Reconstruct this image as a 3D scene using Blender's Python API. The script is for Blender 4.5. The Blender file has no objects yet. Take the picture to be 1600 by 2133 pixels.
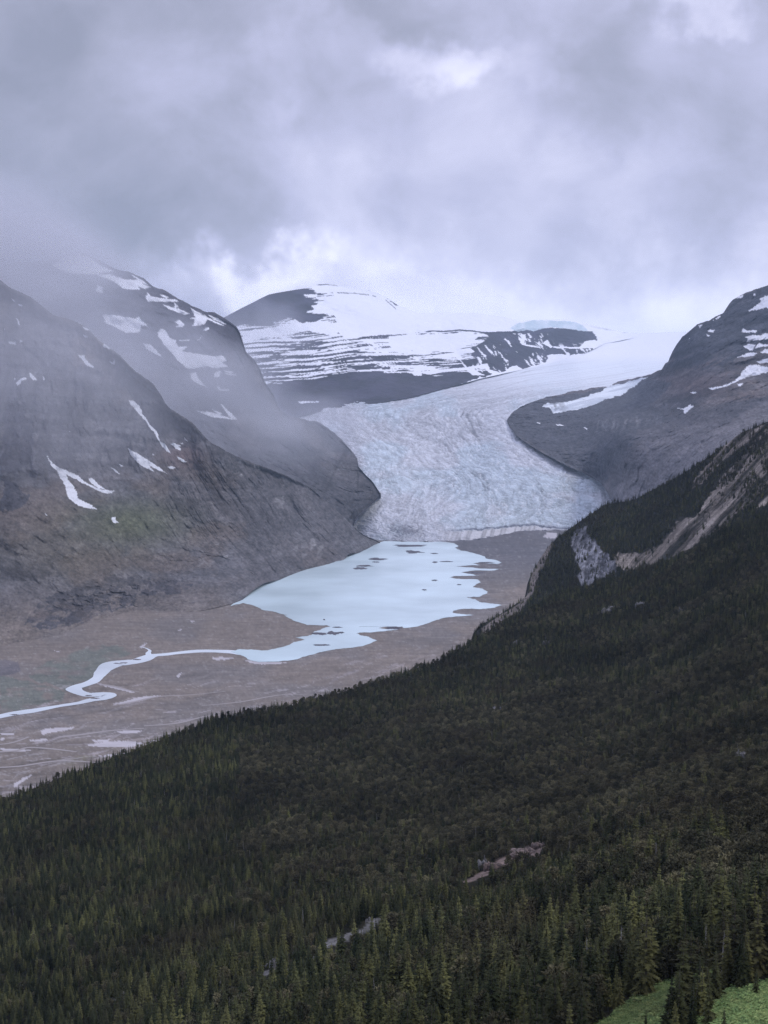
import bpy, math, random
import numpy as np
R = math.radians
rng = np.random.default_rng(7)
random.seed(7)
sc = bpy.context.scene

# ------------------------------------------------------------------ camera
F = 2700.0; CAMZ = 480.0; PITCH = R(5.0)
cam_d = bpy.data.cameras.new("camera"); cam = bpy.data.objects.new("camera", cam_d)
sc.collection.objects.link(cam); sc.camera = cam
cam.location = (0, 0, CAMZ); cam.rotation_euler = (R(90) - PITCH, 0, 0)
cam_d.sensor_fit = 'VERTICAL'; cam_d.sensor_height = 24.0
cam_d.lens = 24.0 * F / 2133.0
cam_d.clip_start = 1.0; cam_d.clip_end = 60000.0

def ray(px, py):
    """direction (y component 1) through photo pixel px,py"""
    px = np.asarray(px, float); py = np.asarray(py, float)
    u = (px - 800.0) / F; v = (1066.5 - py) / F
    dy = math.cos(PITCH) + v * math.sin(PITCH)
    dz = -math.sin(PITCH) + v * math.cos(PITCH)
    return u / dy, dz / dy
def P(px, py, Y):
    a, b = ray(px, py)
    return np.stack([a * Y, np.ones_like(a) * Y, CAMZ + b * Y], -1)
def planeY(px, py, z=0.0):
    a, b = ray(px, py)
    return (z - CAMZ) / b

# ------------------------------------------------------------------ world
SUN_EL, SUN_AZ = 50.0, 100.0      # azimuth from +Y towards +X
w = bpy.data.worlds.new("World"); sc.world = w; w.use_nodes = True
nt = w.node_tree; nt.nodes.clear()
def N(t, **k):
    n = nt.nodes.new(t)
    for a, b in k.items(): setattr(n, a, b)
    return n
def L(a, b): nt.links.new(a, b)
def M(op, a, b=None, c=None, clamp=False):
    n = N('ShaderNodeMath', operation=op, use_clamp=clamp)
    for i, x in enumerate((a, b, c)):
        if x is None: continue
        if isinstance(x, (int, float)): n.inputs[i].default_value = x
        else: L(x, n.inputs[i])
    return n.outputs[0]
def VM(op, a, b=None, s=None):
    n = N('ShaderNodeVectorMath', operation=op)
    for i, x in enumerate((a, b)):
        if x is None: continue
        if isinstance(x, (tuple, list)): n.inputs[i].default_value = x
        else: L(x, n.inputs[i])
    if s is not None: n.inputs['Scale'].default_value = s
    return n
tc = N('ShaderNodeTexCoord').outputs['Generated']
sk = N('ShaderNodeTexSky', sky_type='NISHITA', sun_disc=False)
sk.sun_elevation = R(SUN_EL); sk.sun_rotation = R(SUN_AZ); sk.altitude = 2200
def wnoise(vec, scale, detail=5, rough=.55, dist=0.0):
    n = N('ShaderNodeTexNoise'); L(vec, n.inputs['Vector'])
    n.inputs['Scale'].default_value = scale; n.inputs['Detail'].default_value = detail
    n.inputs['Roughness'].default_value = rough; n.inputs['Distortion'].default_value = dist
    return n
# softly warped direction so that the cloud lobes get ragged, smoky edges
wn = wnoise(tc, 7.0, 5, .6)
warp = VM('SCALE', VM('SUBTRACT', wn.outputs['Color'], (.5, .5, .5)).outputs[0], s=0.17).outputs[0]
wdir = VM('ADD', tc, warp).outputs[0]
wn2 = wnoise(tc, 22.0, 4, .6)
warp2 = VM('SCALE', VM('SUBTRACT', wn2.outputs['Color'], (.5, .5, .5)).outputs[0], s=0.035).outputs[0]
wdir = VM('ADD', wdir, warp2).outputs[0]
def lobe(px, py, rx, ry, amp, soft=1.0):
    a, b = ray(px, py); d = np.array([float(a), 1.0, float(b)]); d /= np.linalg.norm(d)
    dv = VM('SUBTRACT', wdir, tuple(d)).outputs[0]
    sx = F / rx; sy = F / ry
    q = VM('MULTIPLY', dv, (sx, 1.0, sy)).outputs[0]
    ln = VM('LENGTH', q).outputs['Value']
    e = M('EXPONENT', M('MULTIPLY', M('POWER', ln, 2.0 * soft), -1.0))
    return M('MULTIPLY', e, amp)
LOBES = [  # photo px, py, radii, brightness change
 (40, 330, 360, 360, -.20, 1.2), (560, -20, 260, 80, -.12, 1), (830, 40, 110, 50, -.08, 1), (830, 480, 40, 220, -.05, 1), (1265, 200, 130, 150, -.16, 1),
 (1480, 330, 260, 160, -.02, 1), (150, 520, 280, 120, -.10, 1),
 (900, 155, 100, 50, .26, 1.4), (1490, 45, 90, 40, .24, 1.2), (1120, 130, 120, 60, .10, 1), (570, 215, 70, 30, .08, 1.3), (690, 120, 160, 60, .06, 1),
 (560, 575, 95, 55, .34, 1.8), (490, 545, 70, 35, .16, 1.5), (400, 600, 90, 50, .12, 1), (1320, 670, 520, 140, .42, 1.0), (1550, 560, 200, 130, .10, 1), (1250, 380, 220, 50, .07, 1),
 (700, 600, 260, 70, .12, 1), (620, 380, 180, 120, .05, 1), (1000, 300, 200, 100, .03, 1), (860, 660, 300, 60, .1, 1.2),
]
val = None
for l in LOBES:
    e = lobe(*l); val = e if val is None else M('ADD', val, e)
# overall veil texture
na = wnoise(tc, 5.0, 6, .55, .6).outputs['Fac']
st = VM('MULTIPLY', tc, (1.0, 1.0, 1.4)).outputs[0]
nb = wnoise(st, 14.0, 5, .55, .4).outputs['Fac']
val = M('ADD', val, M('MULTIPLY', M('SUBTRACT', na, .5), .62))
val = M('ADD', val, M('MULTIPLY', M('SUBTRACT', nb, .5), .30))
val = M('ADD', val, .455)
val = M('MAXIMUM', M('MINIMUM', val, 1.0), .2)
ramp = N('ShaderNodeValToRGB')
L(val, ramp.inputs['Fac'])
els = ramp.color_ramp.elements
els[0].position = 0.15; els[0].color = (.245, .262, .345, 1)
els[1].position = 1.0; els[1].color = (.98, .99, 1.08, 1)
e = els.new(.33); e.color = (.345, .358, .475, 1)
e = els.new(.5); e.color = (.475, .485, .665, 1)
e = els.new(.68); e.color = (.645, .65, .845, 1)
bg1 = N('ShaderNodeBackground'); L(ramp.outputs['Color'], bg1.inputs['Color']); zs = N('ShaderNodeSeparateXYZ'); L(tc, zs.inputs[0])
zr = N('ShaderNodeMapRange', interpolation_type='SMOOTHSTEP'); L(zs.outputs['Z'], zr.inputs['Value'])
zr.inputs['From Min'].default_value = .36; zr.inputs['From Max'].default_value = .95; zr.inputs['To Min'].default_value = 1.27; zr.inputs['To Max'].default_value = 2.5   # overcast: brighter overhead than at the horizon
L(zr.outputs[0], bg1.inputs['Strength'])
bg0 = N('ShaderNodeBackground'); L(sk.outputs['Color'], bg0.inputs['Color']); bg0.inputs['Strength'].default_value = 0.1
mx = N('ShaderNodeMixShader'); mx.inputs[0].default_value = .93
L(bg0.outputs[0], mx.inputs[1]); L(bg1.outputs[0], mx.inputs[2])
wo = N('ShaderNodeOutputWorld'); L(mx.outputs[0], wo.inputs['Surface'])

sun_d = bpy.data.lights.new("sun", 'SUN'); sun = bpy.data.objects.new("sun", sun_d); sc.collection.objects.link(sun)
sun_d.energy = 1.3; sun_d.angle = R(12); sun_d.color = (1.0, .95, .9)
sun.rotation_euler = (R(90 - SUN_EL), 0, R(180 - SUN_AZ)); sun.location = (0, 0, 3000)

sc.view_settings.view_transform = 'Standard'; sc.view_settings.look = 'None'
sc.view_settings.exposure = 0.0; sc.view_settings.gamma = 1.0; sc.view_settings.use_curve_mapping = False
cy = sc.cycles
sc.render.engine = 'CYCLES'
cy.max_bounces = 6; cy.diffuse_bounces = 3; cy.glossy_bounces = 2; cy.transmission_bounces = 2; cy.volume_bounces = 1
cy.transparent_max_bounces = 8; cy.use_denoising = True; cy.denoising_prefilter = 'NONE'; cy.denoising_input_passes = 'RGB_ALBEDO_NORMAL'
cy.volume_step_rate = 1.0

# ------------------------------------------------------------------ helpers
def tag(o, label=None, cat=None, group=None, kind=None):
    if label: o['label'] = label
    if cat: o['category'] = cat
    if group: o['group'] = group
    if kind: o['kind'] = kind
    return o
def hash3(ix, iy, iz, seed):
    h = (ix.astype(np.int64) * 374761393 + iy.astype(np.int64) * 668265263 + iz.astype(np.int64) * 2147483647 + seed * 974711) & 0xffffffff
    h = ((h ^ (h >> 13)) * 1274126177) & 0xffffffff
    h = h ^ (h >> 16)
    return (h & 0xffffff).astype(np.float64) / 0xffffff
def vnoise(x, y, z=None, seed=0):
    if z is None: z = np.zeros_like(x)
    x0 = np.floor(x); y0 = np.floor(y); z0 = np.floor(z)
    fx, fy, fz = x - x0, y - y0, z - z0
    fx = fx*fx*fx*(fx*(fx*6-15)+10); fy = fy*fy*fy*(fy*(fy*6-15)+10); fz = fz*fz*fz*(fz*(fz*6-15)+10)
    r = 0
    for a in (0, 1):
        for b in (0, 1):
            for c in (0, 1):
                r = r + hash3(x0+a, y0+b, z0+c, seed) * (fx if a else 1-fx) * (fy if b else 1-fy) * (fz if c else 1-fz)
    return r * 2 - 1
def fbm(x, y, z=None, octv=5, seed=0, gain=.5, lac=2.03):
    r = 0; a = 1; f = 1; s = 0
    for i in range(octv):
        r = r + a * vnoise(x*f, y*f, None if z is None else z*f, seed + i*17); s += a
        a *= gain; f *= lac
    return r / s
def ridged(x, y, z=None, octv=5, seed=0, gain=.5):
    r = 0; a = 1; f = 1; s = 0
    for i in range(octv):
        r = r + a * (1 - 2*np.abs(vnoise(x*f, y*f, None if z is None else z*f, seed + i*17))); s += a
        a *= gain; f *= 2.03
    return r / s
def sstep(a, b, x):
    t = np.clip((x - a) / (b - a), 0, 1); return t*t*(3-2*t)
def inpoly(px, py, poly):
    poly = np.asarray(poly, float)
    x0, y0 = poly.min(0); x1, y1 = poly.max(0)
    m = (px >= x0) & (px <= x1) & (py >= y0) & (py <= y1)
    out = np.zeros(px.shape, bool)
    if not m.any(): return out
    x = px[m]; y = py[m]; r = np.zeros(x.shape, bool)
    n = len(poly); j = n - 1
    for i in range(n):
        xi, yi = poly[i]; xj, yj = poly[j]
        if yi != yj:
            c = ((yi > y) != (yj > y)) & (x < (xj - xi) * (y - yi) / (yj - yi) + xi)
            r ^= c
        j = i
    out[m] = r
    return out
def polys(px, py, lst, wob=2.0, seed=3, fr=.12):
    """union mask of outlines, with ragged edges"""
    wx = px + wob * fbm(px*fr, py*fr, octv=3, seed=seed, gain=.7); wy = py + wob * .6 * fbm(px*fr, py*fr, octv=3, seed=seed+50, gain=.7)
    m = np.zeros(px.shape, bool)
    for p in lst: m |= inpoly(wx, wy, p)
    return m.astype(float)
def nearroad(px, py, line, w):
    l = np.array(line, float); d = np.full(px.shape, 1e9)
    for k in range(len(l)-1):
        a, b = l[k], l[k+1]; ab = b-a; t = np.clip(((px-a[0])*ab[0]+(py-a[1])*ab[1])/(ab@ab), 0, 1)
        d = np.minimum(d, np.hypot(px-a[0]-t*ab[0], (py-a[1]-t*ab[1])*1.0))
    return d < w
class TPS:
    """thin plate interpolation of log distance over the control points"""
    def __init__(s, pts):
        p = np.array(pts, float); s.c = p[:, :2] / 500.0; v = np.log(p[:, 2])
        n = len(p); K = s.k(np.linalg.norm(s.c[:, None] - s.c[None], axis=-1)) + np.eye(n) * 1e-4
        Pm = np.hstack([np.ones((n, 1)), s.c]); A = np.zeros((n+3, n+3))
        A[:n, :n] = K; A[:n, n:] = Pm; A[n:, :n] = Pm.T
        s.w = np.linalg.solve(A, np.concatenate([v, np.zeros(3)]))
    @staticmethod
    def k(r): return np.where(r > 1e-9, r*r*np.log(np.maximum(r, 1e-9)), 0)
    def __call__(s, px, py):
        q = np.stack([np.ravel(px), np.ravel(py)], -1) / 500.0; out = s.w[-3] + s.w[-2]*q[:, 0] + s.w[-1]*q[:, 1]
        for i in range(len(s.c)):
            out = out + s.w[i] * s.k(np.hypot(q[:, 0]-s.c[i, 0], q[:, 1]-s.c[i, 1]))
        return np.exp(out).reshape(np.shape(px))
def curve(pts):
    p = np.array(pts, float); return lambda x: np.interp(x, p[:, 0], p[:, 1])
def make_mesh(name, V, faces, mat=None, smooth=True, attrs=None):
    me = bpy.data.meshes.new(name)
    faces = np.asarray(faces, np.int32); nf, k = faces.shape
    me.vertices.add(len(V)); me.vertices.foreach_set('co', np.asarray(V, np.float32).ravel())
    me.loops.add(nf*k); me.loops.foreach_set('vertex_index', faces.ravel())
    me.polygons.add(nf); me.polygons.foreach_set('loop_start', np.arange(0, nf*k, k, dtype=np.int32))
    try: me.polygons.foreach_set('loop_total', np.full(nf, k, np.int32))
    except Exception: pass
    me.update(calc_edges=True); me.validate()
    if smooth: me.polygons.foreach_set('use_smooth', np.ones(nf, bool))
    for an, (ty, dat) in (attrs or {}).items():
        at = me.attributes.new(an, ty, 'POINT')
        at.data.foreach_set('color' if ty == 'FLOAT_COLOR' else ('vector' if ty == 'FLOAT_VECTOR' else 'value'), np.ascontiguousarray(dat).ravel())
    if mat: me.materials.append(mat)
    return me
def link(name, me, parent=None, loc=(0, 0, 0)):
    o = bpy.data.objects.new(name, me); sc.collection.objects.link(o); o.location = loc
    if parent: o.parent = parent
    return o
def gridfaces(nr, nc):
    i = np.arange(nr*nc).reshape(nr, nc)
    return np.stack([i[:-1, :-1], i[1:, :-1], i[1:, 1:], i[:-1, 1:]], -1).reshape(-1, 4)
def rgba(c): return np.concatenate([c, np.ones(c.shape[:-1] + (1,))], -1).astype(np.float32)
def mixc(a, b, m): return a * (1 - m[..., None]) + np.asarray(b) * m[..., None]

# ------------------------------------------------------------------ materials
def mat(name):
    m = bpy.data.materials.new(name); m.use_nodes = True
    return m, m.node_tree, m.node_tree.nodes['Principled BSDF']
def terrain_mat(name, layers, bump=(20., 2.0), rough=.95, stretch=(1, 1, 1), spec=.2, turn=0.0):
    """vertex Col times several world-space noise layers (scale in 1/m, amount)"""
    m, t, b = mat(name); n = t.nodes; l = t.links
    at = n.new('ShaderNodeAttribute'); at.attribute_name = 'Col'
    geo = n.new('ShaderNodeNewGeometry'); mp = n.new('ShaderNodeMapping'); mp.inputs['Scale'].default_value = stretch
    mp.inputs['Rotation'].default_value = (0, 0, turn)
    l.new(geo.outputs['Position'], mp.inputs['Vector'])
    cur = at.outputs['Color']
    for (s, amt, det) in layers:
        q = n.new('ShaderNodeTexNoise'); q.inputs['Scale'].default_value = s; q.inputs['Detail'].default_value = det; q.inputs['Roughness'].default_value = .65
        l.new(mp.outputs[0], q.inputs['Vector'])
        mr = n.new('ShaderNodeMapRange'); mr.inputs['From Min'].default_value = .28; mr.inputs['From Max'].default_value = .72
        mr.inputs['To Min'].default_value = 1 - amt; mr.inputs['To Max'].default_value = 1 + amt
        l.new(q.outputs['Fac'], mr.inputs['Value'])
        vm = n.new('ShaderNodeVectorMath'); vm.operation = 'SCALE'; l.new(cur, vm.inputs[0]); l.new(mr.outputs[0], vm.inputs['Scale'])
        # calm on snow: blend by attribute 'Calm'
        ca = n.new('ShaderNodeAttribute'); ca.attribute_name = 'Calm'
        mxn = n.new('ShaderNodeMix'); mxn.data_type = 'RGBA'; l.new(ca.outputs['Fac'], mxn.inputs[0]); l.new(vm.outputs[0], mxn.inputs[6]); l.new(cur, mxn.inputs[7])
        cur = mxn.outputs[2]
    l.new(cur, b.inputs['Base Color']); b.inputs['Roughness'].default_value = rough; b.inputs['Specular IOR Level'].default_value = spec
    if bump:
        q = n.new('ShaderNodeTexNoise'); q.inputs['Scale'].default_value = 1.0 / bump[0]; q.inputs['Detail'].default_value = 6; q.inputs['Roughness'].default_value = .7
        l.new(mp.outputs[0], q.inputs['Vector'])
        bp = n.new('ShaderNodeBump'); bp.inputs['Distance'].default_value = bump[1]; bp.inputs['Strength'].default_value = .9
        l.new(q.outputs['Fac'], bp.inputs['Height']); l.new(bp.outputs[0], b.inputs['Normal'])
    return m
M_ROCK = terrain_mat('rock_and_snow', [(.012, .22, 4), (.07, .28, 5)], (30., 14.0))
M_FARROCK = terrain_mat('far_rock_and_snow', [(.006, .15, 4), (.03, .15, 5)], (60., 20.0))
M_ICE = terrain_mat('glacier_ice', [(.02, .05, 5), (.09, .07, 4)], (25., 10.0), rough=.6, spec=.3)
M_FLOOR = terrain_mat('gravel_flats', [(.006, .12, 4), (.05, .22, 6)], (8., .6), stretch=(.35, 1, 1), turn=.5)
M_HILL = terrain_mat('forest_floor', [(.05, .3, 4), (.5, .35, 5)], (4., 1.5), spec=.03)

# ------------------------------------------------------------------ terrain sheets
def sheet(name, x0, x1, step, nt, top, bot, depth, colf, material, disp=None, toprough=1.5, seed=1, back=10, backstep=60., backdrop=.7, tpow=1.0, label=None):
    top = curve(top); bot = curve(bot)
    xs = np.arange(x0, x1 + step, step); nx = len(xs)
    ty = top(xs) + toprough * fbm(xs*.07, xs*0, octv=5, seed=seed, gain=.6); by = bot(xs)
    by = np.maximum(by, ty + .2)
    t = np.linspace(0, 1, nt) ** tpow
    px = np.repeat(xs[None], nt, 0); py = ty[None] + (by - ty)[None] * t[:, None]
    Y = depth(px, py)
    V = P(px, py, Y)
    if disp is not None:
        V = V + disp(px, py, V, t[:, None])
    col, calm = colf(px, py, V)
    if back:   # ground falling away behind the crest
        top3 = V[0]; rows = []
        for k in range(back, 0, -1):
            d = backstep * k; q = top3.copy(); q[:, 1] += d
            q[:, 2] -= backdrop * d * (d / (d + backstep))
            q[:, 2] += .05 * d * fbm(q[:, 0]*.01, q[:, 1]*.01, octv=3, seed=seed+9)
            rows.append(q)
        V = np.concatenate([np.array(rows), V], 0)
        col = np.concatenate([np.repeat(col[:1], back, 0), col], 0); calm = np.concatenate([np.repeat(calm[:1], back, 0), calm], 0)
    nr = V.shape[0]
    me = make_mesh(name, V.reshape(-1, 3), gridfaces(nr, nx), material, True,
                   {'Col': ('FLOAT_COLOR', rgba(col.reshape(-1, 3))), 'Calm': ('FLOAT', calm.reshape(-1).astype(np.float32))})
    o = link(name, me); tag(o, kind='structure')
    if label: o['label'] = label
    return o, (px, py, V[nr-nt:], xs)

def grit(c, px, py, seed, amt=.22):
    a = fbm(px*.24, py*.30, octv=2, seed=seed, gain=.8); b = ridged((px+.5*py)*.05, (py-.4*px)*.09, octv=4, seed=seed+1, gain=.75)
    return c * (1 + amt*1.3*a - amt*.8*(b-.2))[..., None]
SNOW = np.array([.80, .82, .86])
ROCK = np.array([.105, .105, .115]); BROWN = np.array([.175, .14, .115]); SCREE = np.array([.165, .155, .155]); DARK = np.array([.06, .06, .068])

# ---- glacier
g_ctrl = [(900,1128,4335),(800,1125,4375),(740,1110,4500),(770,1098,4480),(1000,1124,4400),(1070,1113,4570),(1130,1107,4660),(700,1126,4360),(1262,1045,4980),(900,1000,5050),(760,985,4950),(1180,985,5100),
          (1000,900,5950),(720,900,5850),(1060,870,6250),(700,850,6900),(1000,830,7100),(1200,800,7900),(850,828,7200),(1000,788,8000),(1200,760,9200),
          (1340,775,9000),(1300,712,12000),(1420,700,12500),(1150,740,10500),(1500,690,12800),(1262,1105,4700),(600,1124,4385),(600,860,6900),(1500,1105,4700),(1500,800,8000)]
G = TPS(g_ctrl)
gl_left = curve([(700,1300),(740,1200),(765,1100),(787,1000),(815,900),(838,800),(852,670),(870,672),(890,700),(930,735),(950,745),(985,760),(1010,780),(1032,775),(1060,752),(1080,740),(1105,765),(1128,800)])
gl_right = curve([(700,1500),(760,1460),(785,1340),(800,1250),(820,1150),(845,1085),(868,1058),(890,1062),(905,1075),(940,1130),(970,1185),(1005,1250),(1045,1275),(1128,1275)])
def g_col(px, py, V):
    xl = gl_left(py); xr = gl_right(py); c = (px - xl) / (xr - xl)
    wy = py + 30*fbm(px*.006, py*.006, octv=3, seed=5); 
    cw = c + .03*fbm(px*.02, py*.02, octv=3, seed=8)
    long_ = fbm(cw*34, wy*.012, octv=4, seed=11, gain=.6)
    fine = ridged(cw*44 + 2.5*fbm(px*.012, py*.016, octv=2, seed=3), wy*.06, octv=4, seed=21, gain=.75)
    crev = ridged(px*.07 + py*.05 + 1.5*fbm(px*.02,py*.02,octv=2,seed=6), (py*1.6 - px*.3)*.17, octv=5, seed=31, gain=.9)
    base = np.array([.68, .705, .76])*np.ones(px.shape+(3,))
    dirt = sstep(.0, .5, long_) * .26
    base = mixc(base, (.50, .50, .54), dirt)
    grey = sstep(960, 850, py) * sstep(1150, 900, px) * .4
    base = mixc(base, (.45, .46, .48), grey)
    blue = sstep(-.05, .45, fbm(px*.010, py*.02, octv=4, seed=41) + .45*np.exp(-((px-1030)/190)**2 - ((py-1010)/85)**2) + .2*np.exp(-((px-780)/40)**2-((py-930)/25)**2))*.75
    base = mixc(base, (.58, .68, .75), blue)
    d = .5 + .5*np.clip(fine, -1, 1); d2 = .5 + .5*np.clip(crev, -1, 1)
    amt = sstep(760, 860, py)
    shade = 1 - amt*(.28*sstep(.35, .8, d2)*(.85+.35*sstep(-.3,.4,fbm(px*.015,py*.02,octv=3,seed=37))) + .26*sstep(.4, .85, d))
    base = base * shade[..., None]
    ln = ridged(cw*22, wy*.006, octv=3, seed=25, gain=.7); base = base*(1-.55*sstep(.55,.85,ln)*sstep(1090,1000,py)*sstep(-.4,.3,fbm(px*.012,py*.02,octv=3,seed=26)))[...,None]
    wh = sstep(.25,.6,fbm(px*.16,py*.22,octv=3,seed=27,gain=.8)); base = mixc(base, (.84,.86,.90), wh*.45*amt)
    snowy = sstep(840, 770, py - .0*px) * sstep(980, 1200, px)
    base = mixc(base, (.72, .77, .82), snowy*.85)
    fl = ridged(px*.012 + py*.09, py*.30 + px*.045, octv=3, seed=51)
    base = base * (1 - .16*sstep(.2, .8, fl)*sstep(730, 780, py)*sstep(880, 820, py))[..., None]
    base = mixc(base, (.80, .82, .87), sstep(765, 735, py))
    base = base*(1 - .30*sstep(1070, 1120, py)*sstep(940, 860, px)*(.7+.6*fbm(px*.05,py*.08,octv=4,seed=62)))[...,None]
    # debris band and terminal ice wall
    deb = np.exp(-((px-835)/42)**2 - ((py-1098)/17)**2) + .7*np.exp(-((px-860)/30)**2 - ((py-1112)/8)**2)
    deb = sstep(.45, .9, deb*.8 + .75*fbm(px*.11, py*.2, octv=4, seed=61, gain=.7)) * .7 * (deb > .1)
    base = mixc(base, (.13, .13, .15), deb)
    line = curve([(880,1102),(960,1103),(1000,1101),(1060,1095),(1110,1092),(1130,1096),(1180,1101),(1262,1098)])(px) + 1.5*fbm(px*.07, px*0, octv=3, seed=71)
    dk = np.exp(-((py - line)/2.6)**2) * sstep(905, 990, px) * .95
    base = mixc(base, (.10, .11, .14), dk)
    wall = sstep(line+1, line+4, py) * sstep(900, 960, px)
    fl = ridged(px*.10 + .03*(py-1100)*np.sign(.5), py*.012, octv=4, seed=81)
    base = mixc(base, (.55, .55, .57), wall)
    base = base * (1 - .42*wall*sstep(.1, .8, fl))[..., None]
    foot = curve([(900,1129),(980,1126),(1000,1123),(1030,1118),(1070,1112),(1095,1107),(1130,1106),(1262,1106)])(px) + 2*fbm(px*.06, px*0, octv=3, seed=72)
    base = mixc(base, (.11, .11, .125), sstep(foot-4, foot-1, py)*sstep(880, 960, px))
    return base, np.clip(snowy*.6, 0, 1)
def g_disp(px, py, V, t):
    d = ridged(px*.07 + py*.05 + 1.5*fbm(px*.02,py*.02,octv=2,seed=6), (py*1.6 - px*.3)*.17, octv=3, seed=31, gain=.7)
    a = sstep(760, 880, py)
    z = -6*a*d + 10*fbm(px*.01, py*.02, octv=3, seed=91)*sstep(1120, 1060, py)
    o = np.zeros_like(V); o[..., 2] = z; return o
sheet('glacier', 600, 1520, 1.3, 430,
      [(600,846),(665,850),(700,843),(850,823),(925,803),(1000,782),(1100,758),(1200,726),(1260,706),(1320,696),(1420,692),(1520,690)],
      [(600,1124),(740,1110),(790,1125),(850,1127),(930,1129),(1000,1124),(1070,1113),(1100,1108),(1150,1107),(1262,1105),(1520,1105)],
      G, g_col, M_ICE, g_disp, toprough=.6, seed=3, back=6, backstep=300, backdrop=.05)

# ---- far centre mountain with snow benches
Cc = [(440,690,8600),(520,636,9300),(570,612,9500),(650,596,10200),(760,605,10600),(870,660,10400),(1000,655,11000),(1100,668,11500),(1250,680,12400),(1420,690,14000),
         (560,800,7600),(700,750,8100),(900,720,9300),(1050,710,9900),(440,860,6900),(1160,700,10900)]
for (x, y) in [(620,860),(700,846),(800,833),(900,815),(1000,788),(1050,777),(1100,765),(1150,753),(1200,742),(1260,716),(1320,705),(1420,698)]:
    Cc.append((x, y, float(G(np.array([float(x)]), np.array([float(y)]))[0])*.992))
C = TPS(Cc)
C_SNOW = [
 [(700,690),(702,670),(690,640),(668,622),(650,606),(640,600),(655,592),(700,590),(760,600),(800,618),(830,640),(880,650),(1000,640),(1100,640),(1250,660),(1460,690),(1460,740),(1250,712),(1236,690),(1190,684),(1140,682),(1090,684),(1062,690),(1000,691),(940,690),(880,693),(840,696),(800,698),(760,702),(720,704)],
 [(812,700),(870,696),(930,694),(985,694),(998,700),(985,712),(965,724),(950,728),(900,730),(850,730),(822,728),(810,720)],
 [(800,733),(860,731),(940,732),(985,735),(990,731),(950,728),(870,729)],
 [(1146,742),(1165,737),(1205,740),(1230,737),(1300,725),(1300,760),(1150,768),(1140,752)],
 [(1155,721),(1210,722),(1215,712),(1240,708),(1262,712),(1262,725),(1210,726),(1155,724)],
 [(945,740),(958,747),(975,765),(1000,775),(1010,782),(985,782),(975,772),(960,752)],
 [(1003,758),(1015,757),(1022,770),(1050,777),(1045,782),(1018,776)],
 [(1050,777),(1062,764),(1078,761),(1090,770),(1130,758),(1130,766),(1080,777),(1055,783)],
 [(1103,745),(1112,757),(1130,758),(1140,762),(1175,757),(1160,748),(1155,738),(1140,740),(1150,755),(1120,757)],
 [(1080,700),(1092,706),(1098,718),(1120,720),(1128,724),(1105,722),(1088,718)],
 [(1132,715),(1140,708),(1155,722),(1150,724)],
 [(812,762),(870,760),(905,763),(920,776),(900,780),(880,778),(900,772),(860,766),(815,768)],
 [(860,778),(880,777),(878,783),(866,782)],[(800,773),(838,774),(838,777),(800,776)],
 [(505,690),(560,682),(620,674),(700,675),(704,700),(640,690),(560,700),(505,712)],
 [(600,672),(612,665),(640,663),(690,672),(660,680)],
 [(620,838-2),(660,836),(665,838),(625,840)],
]
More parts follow.
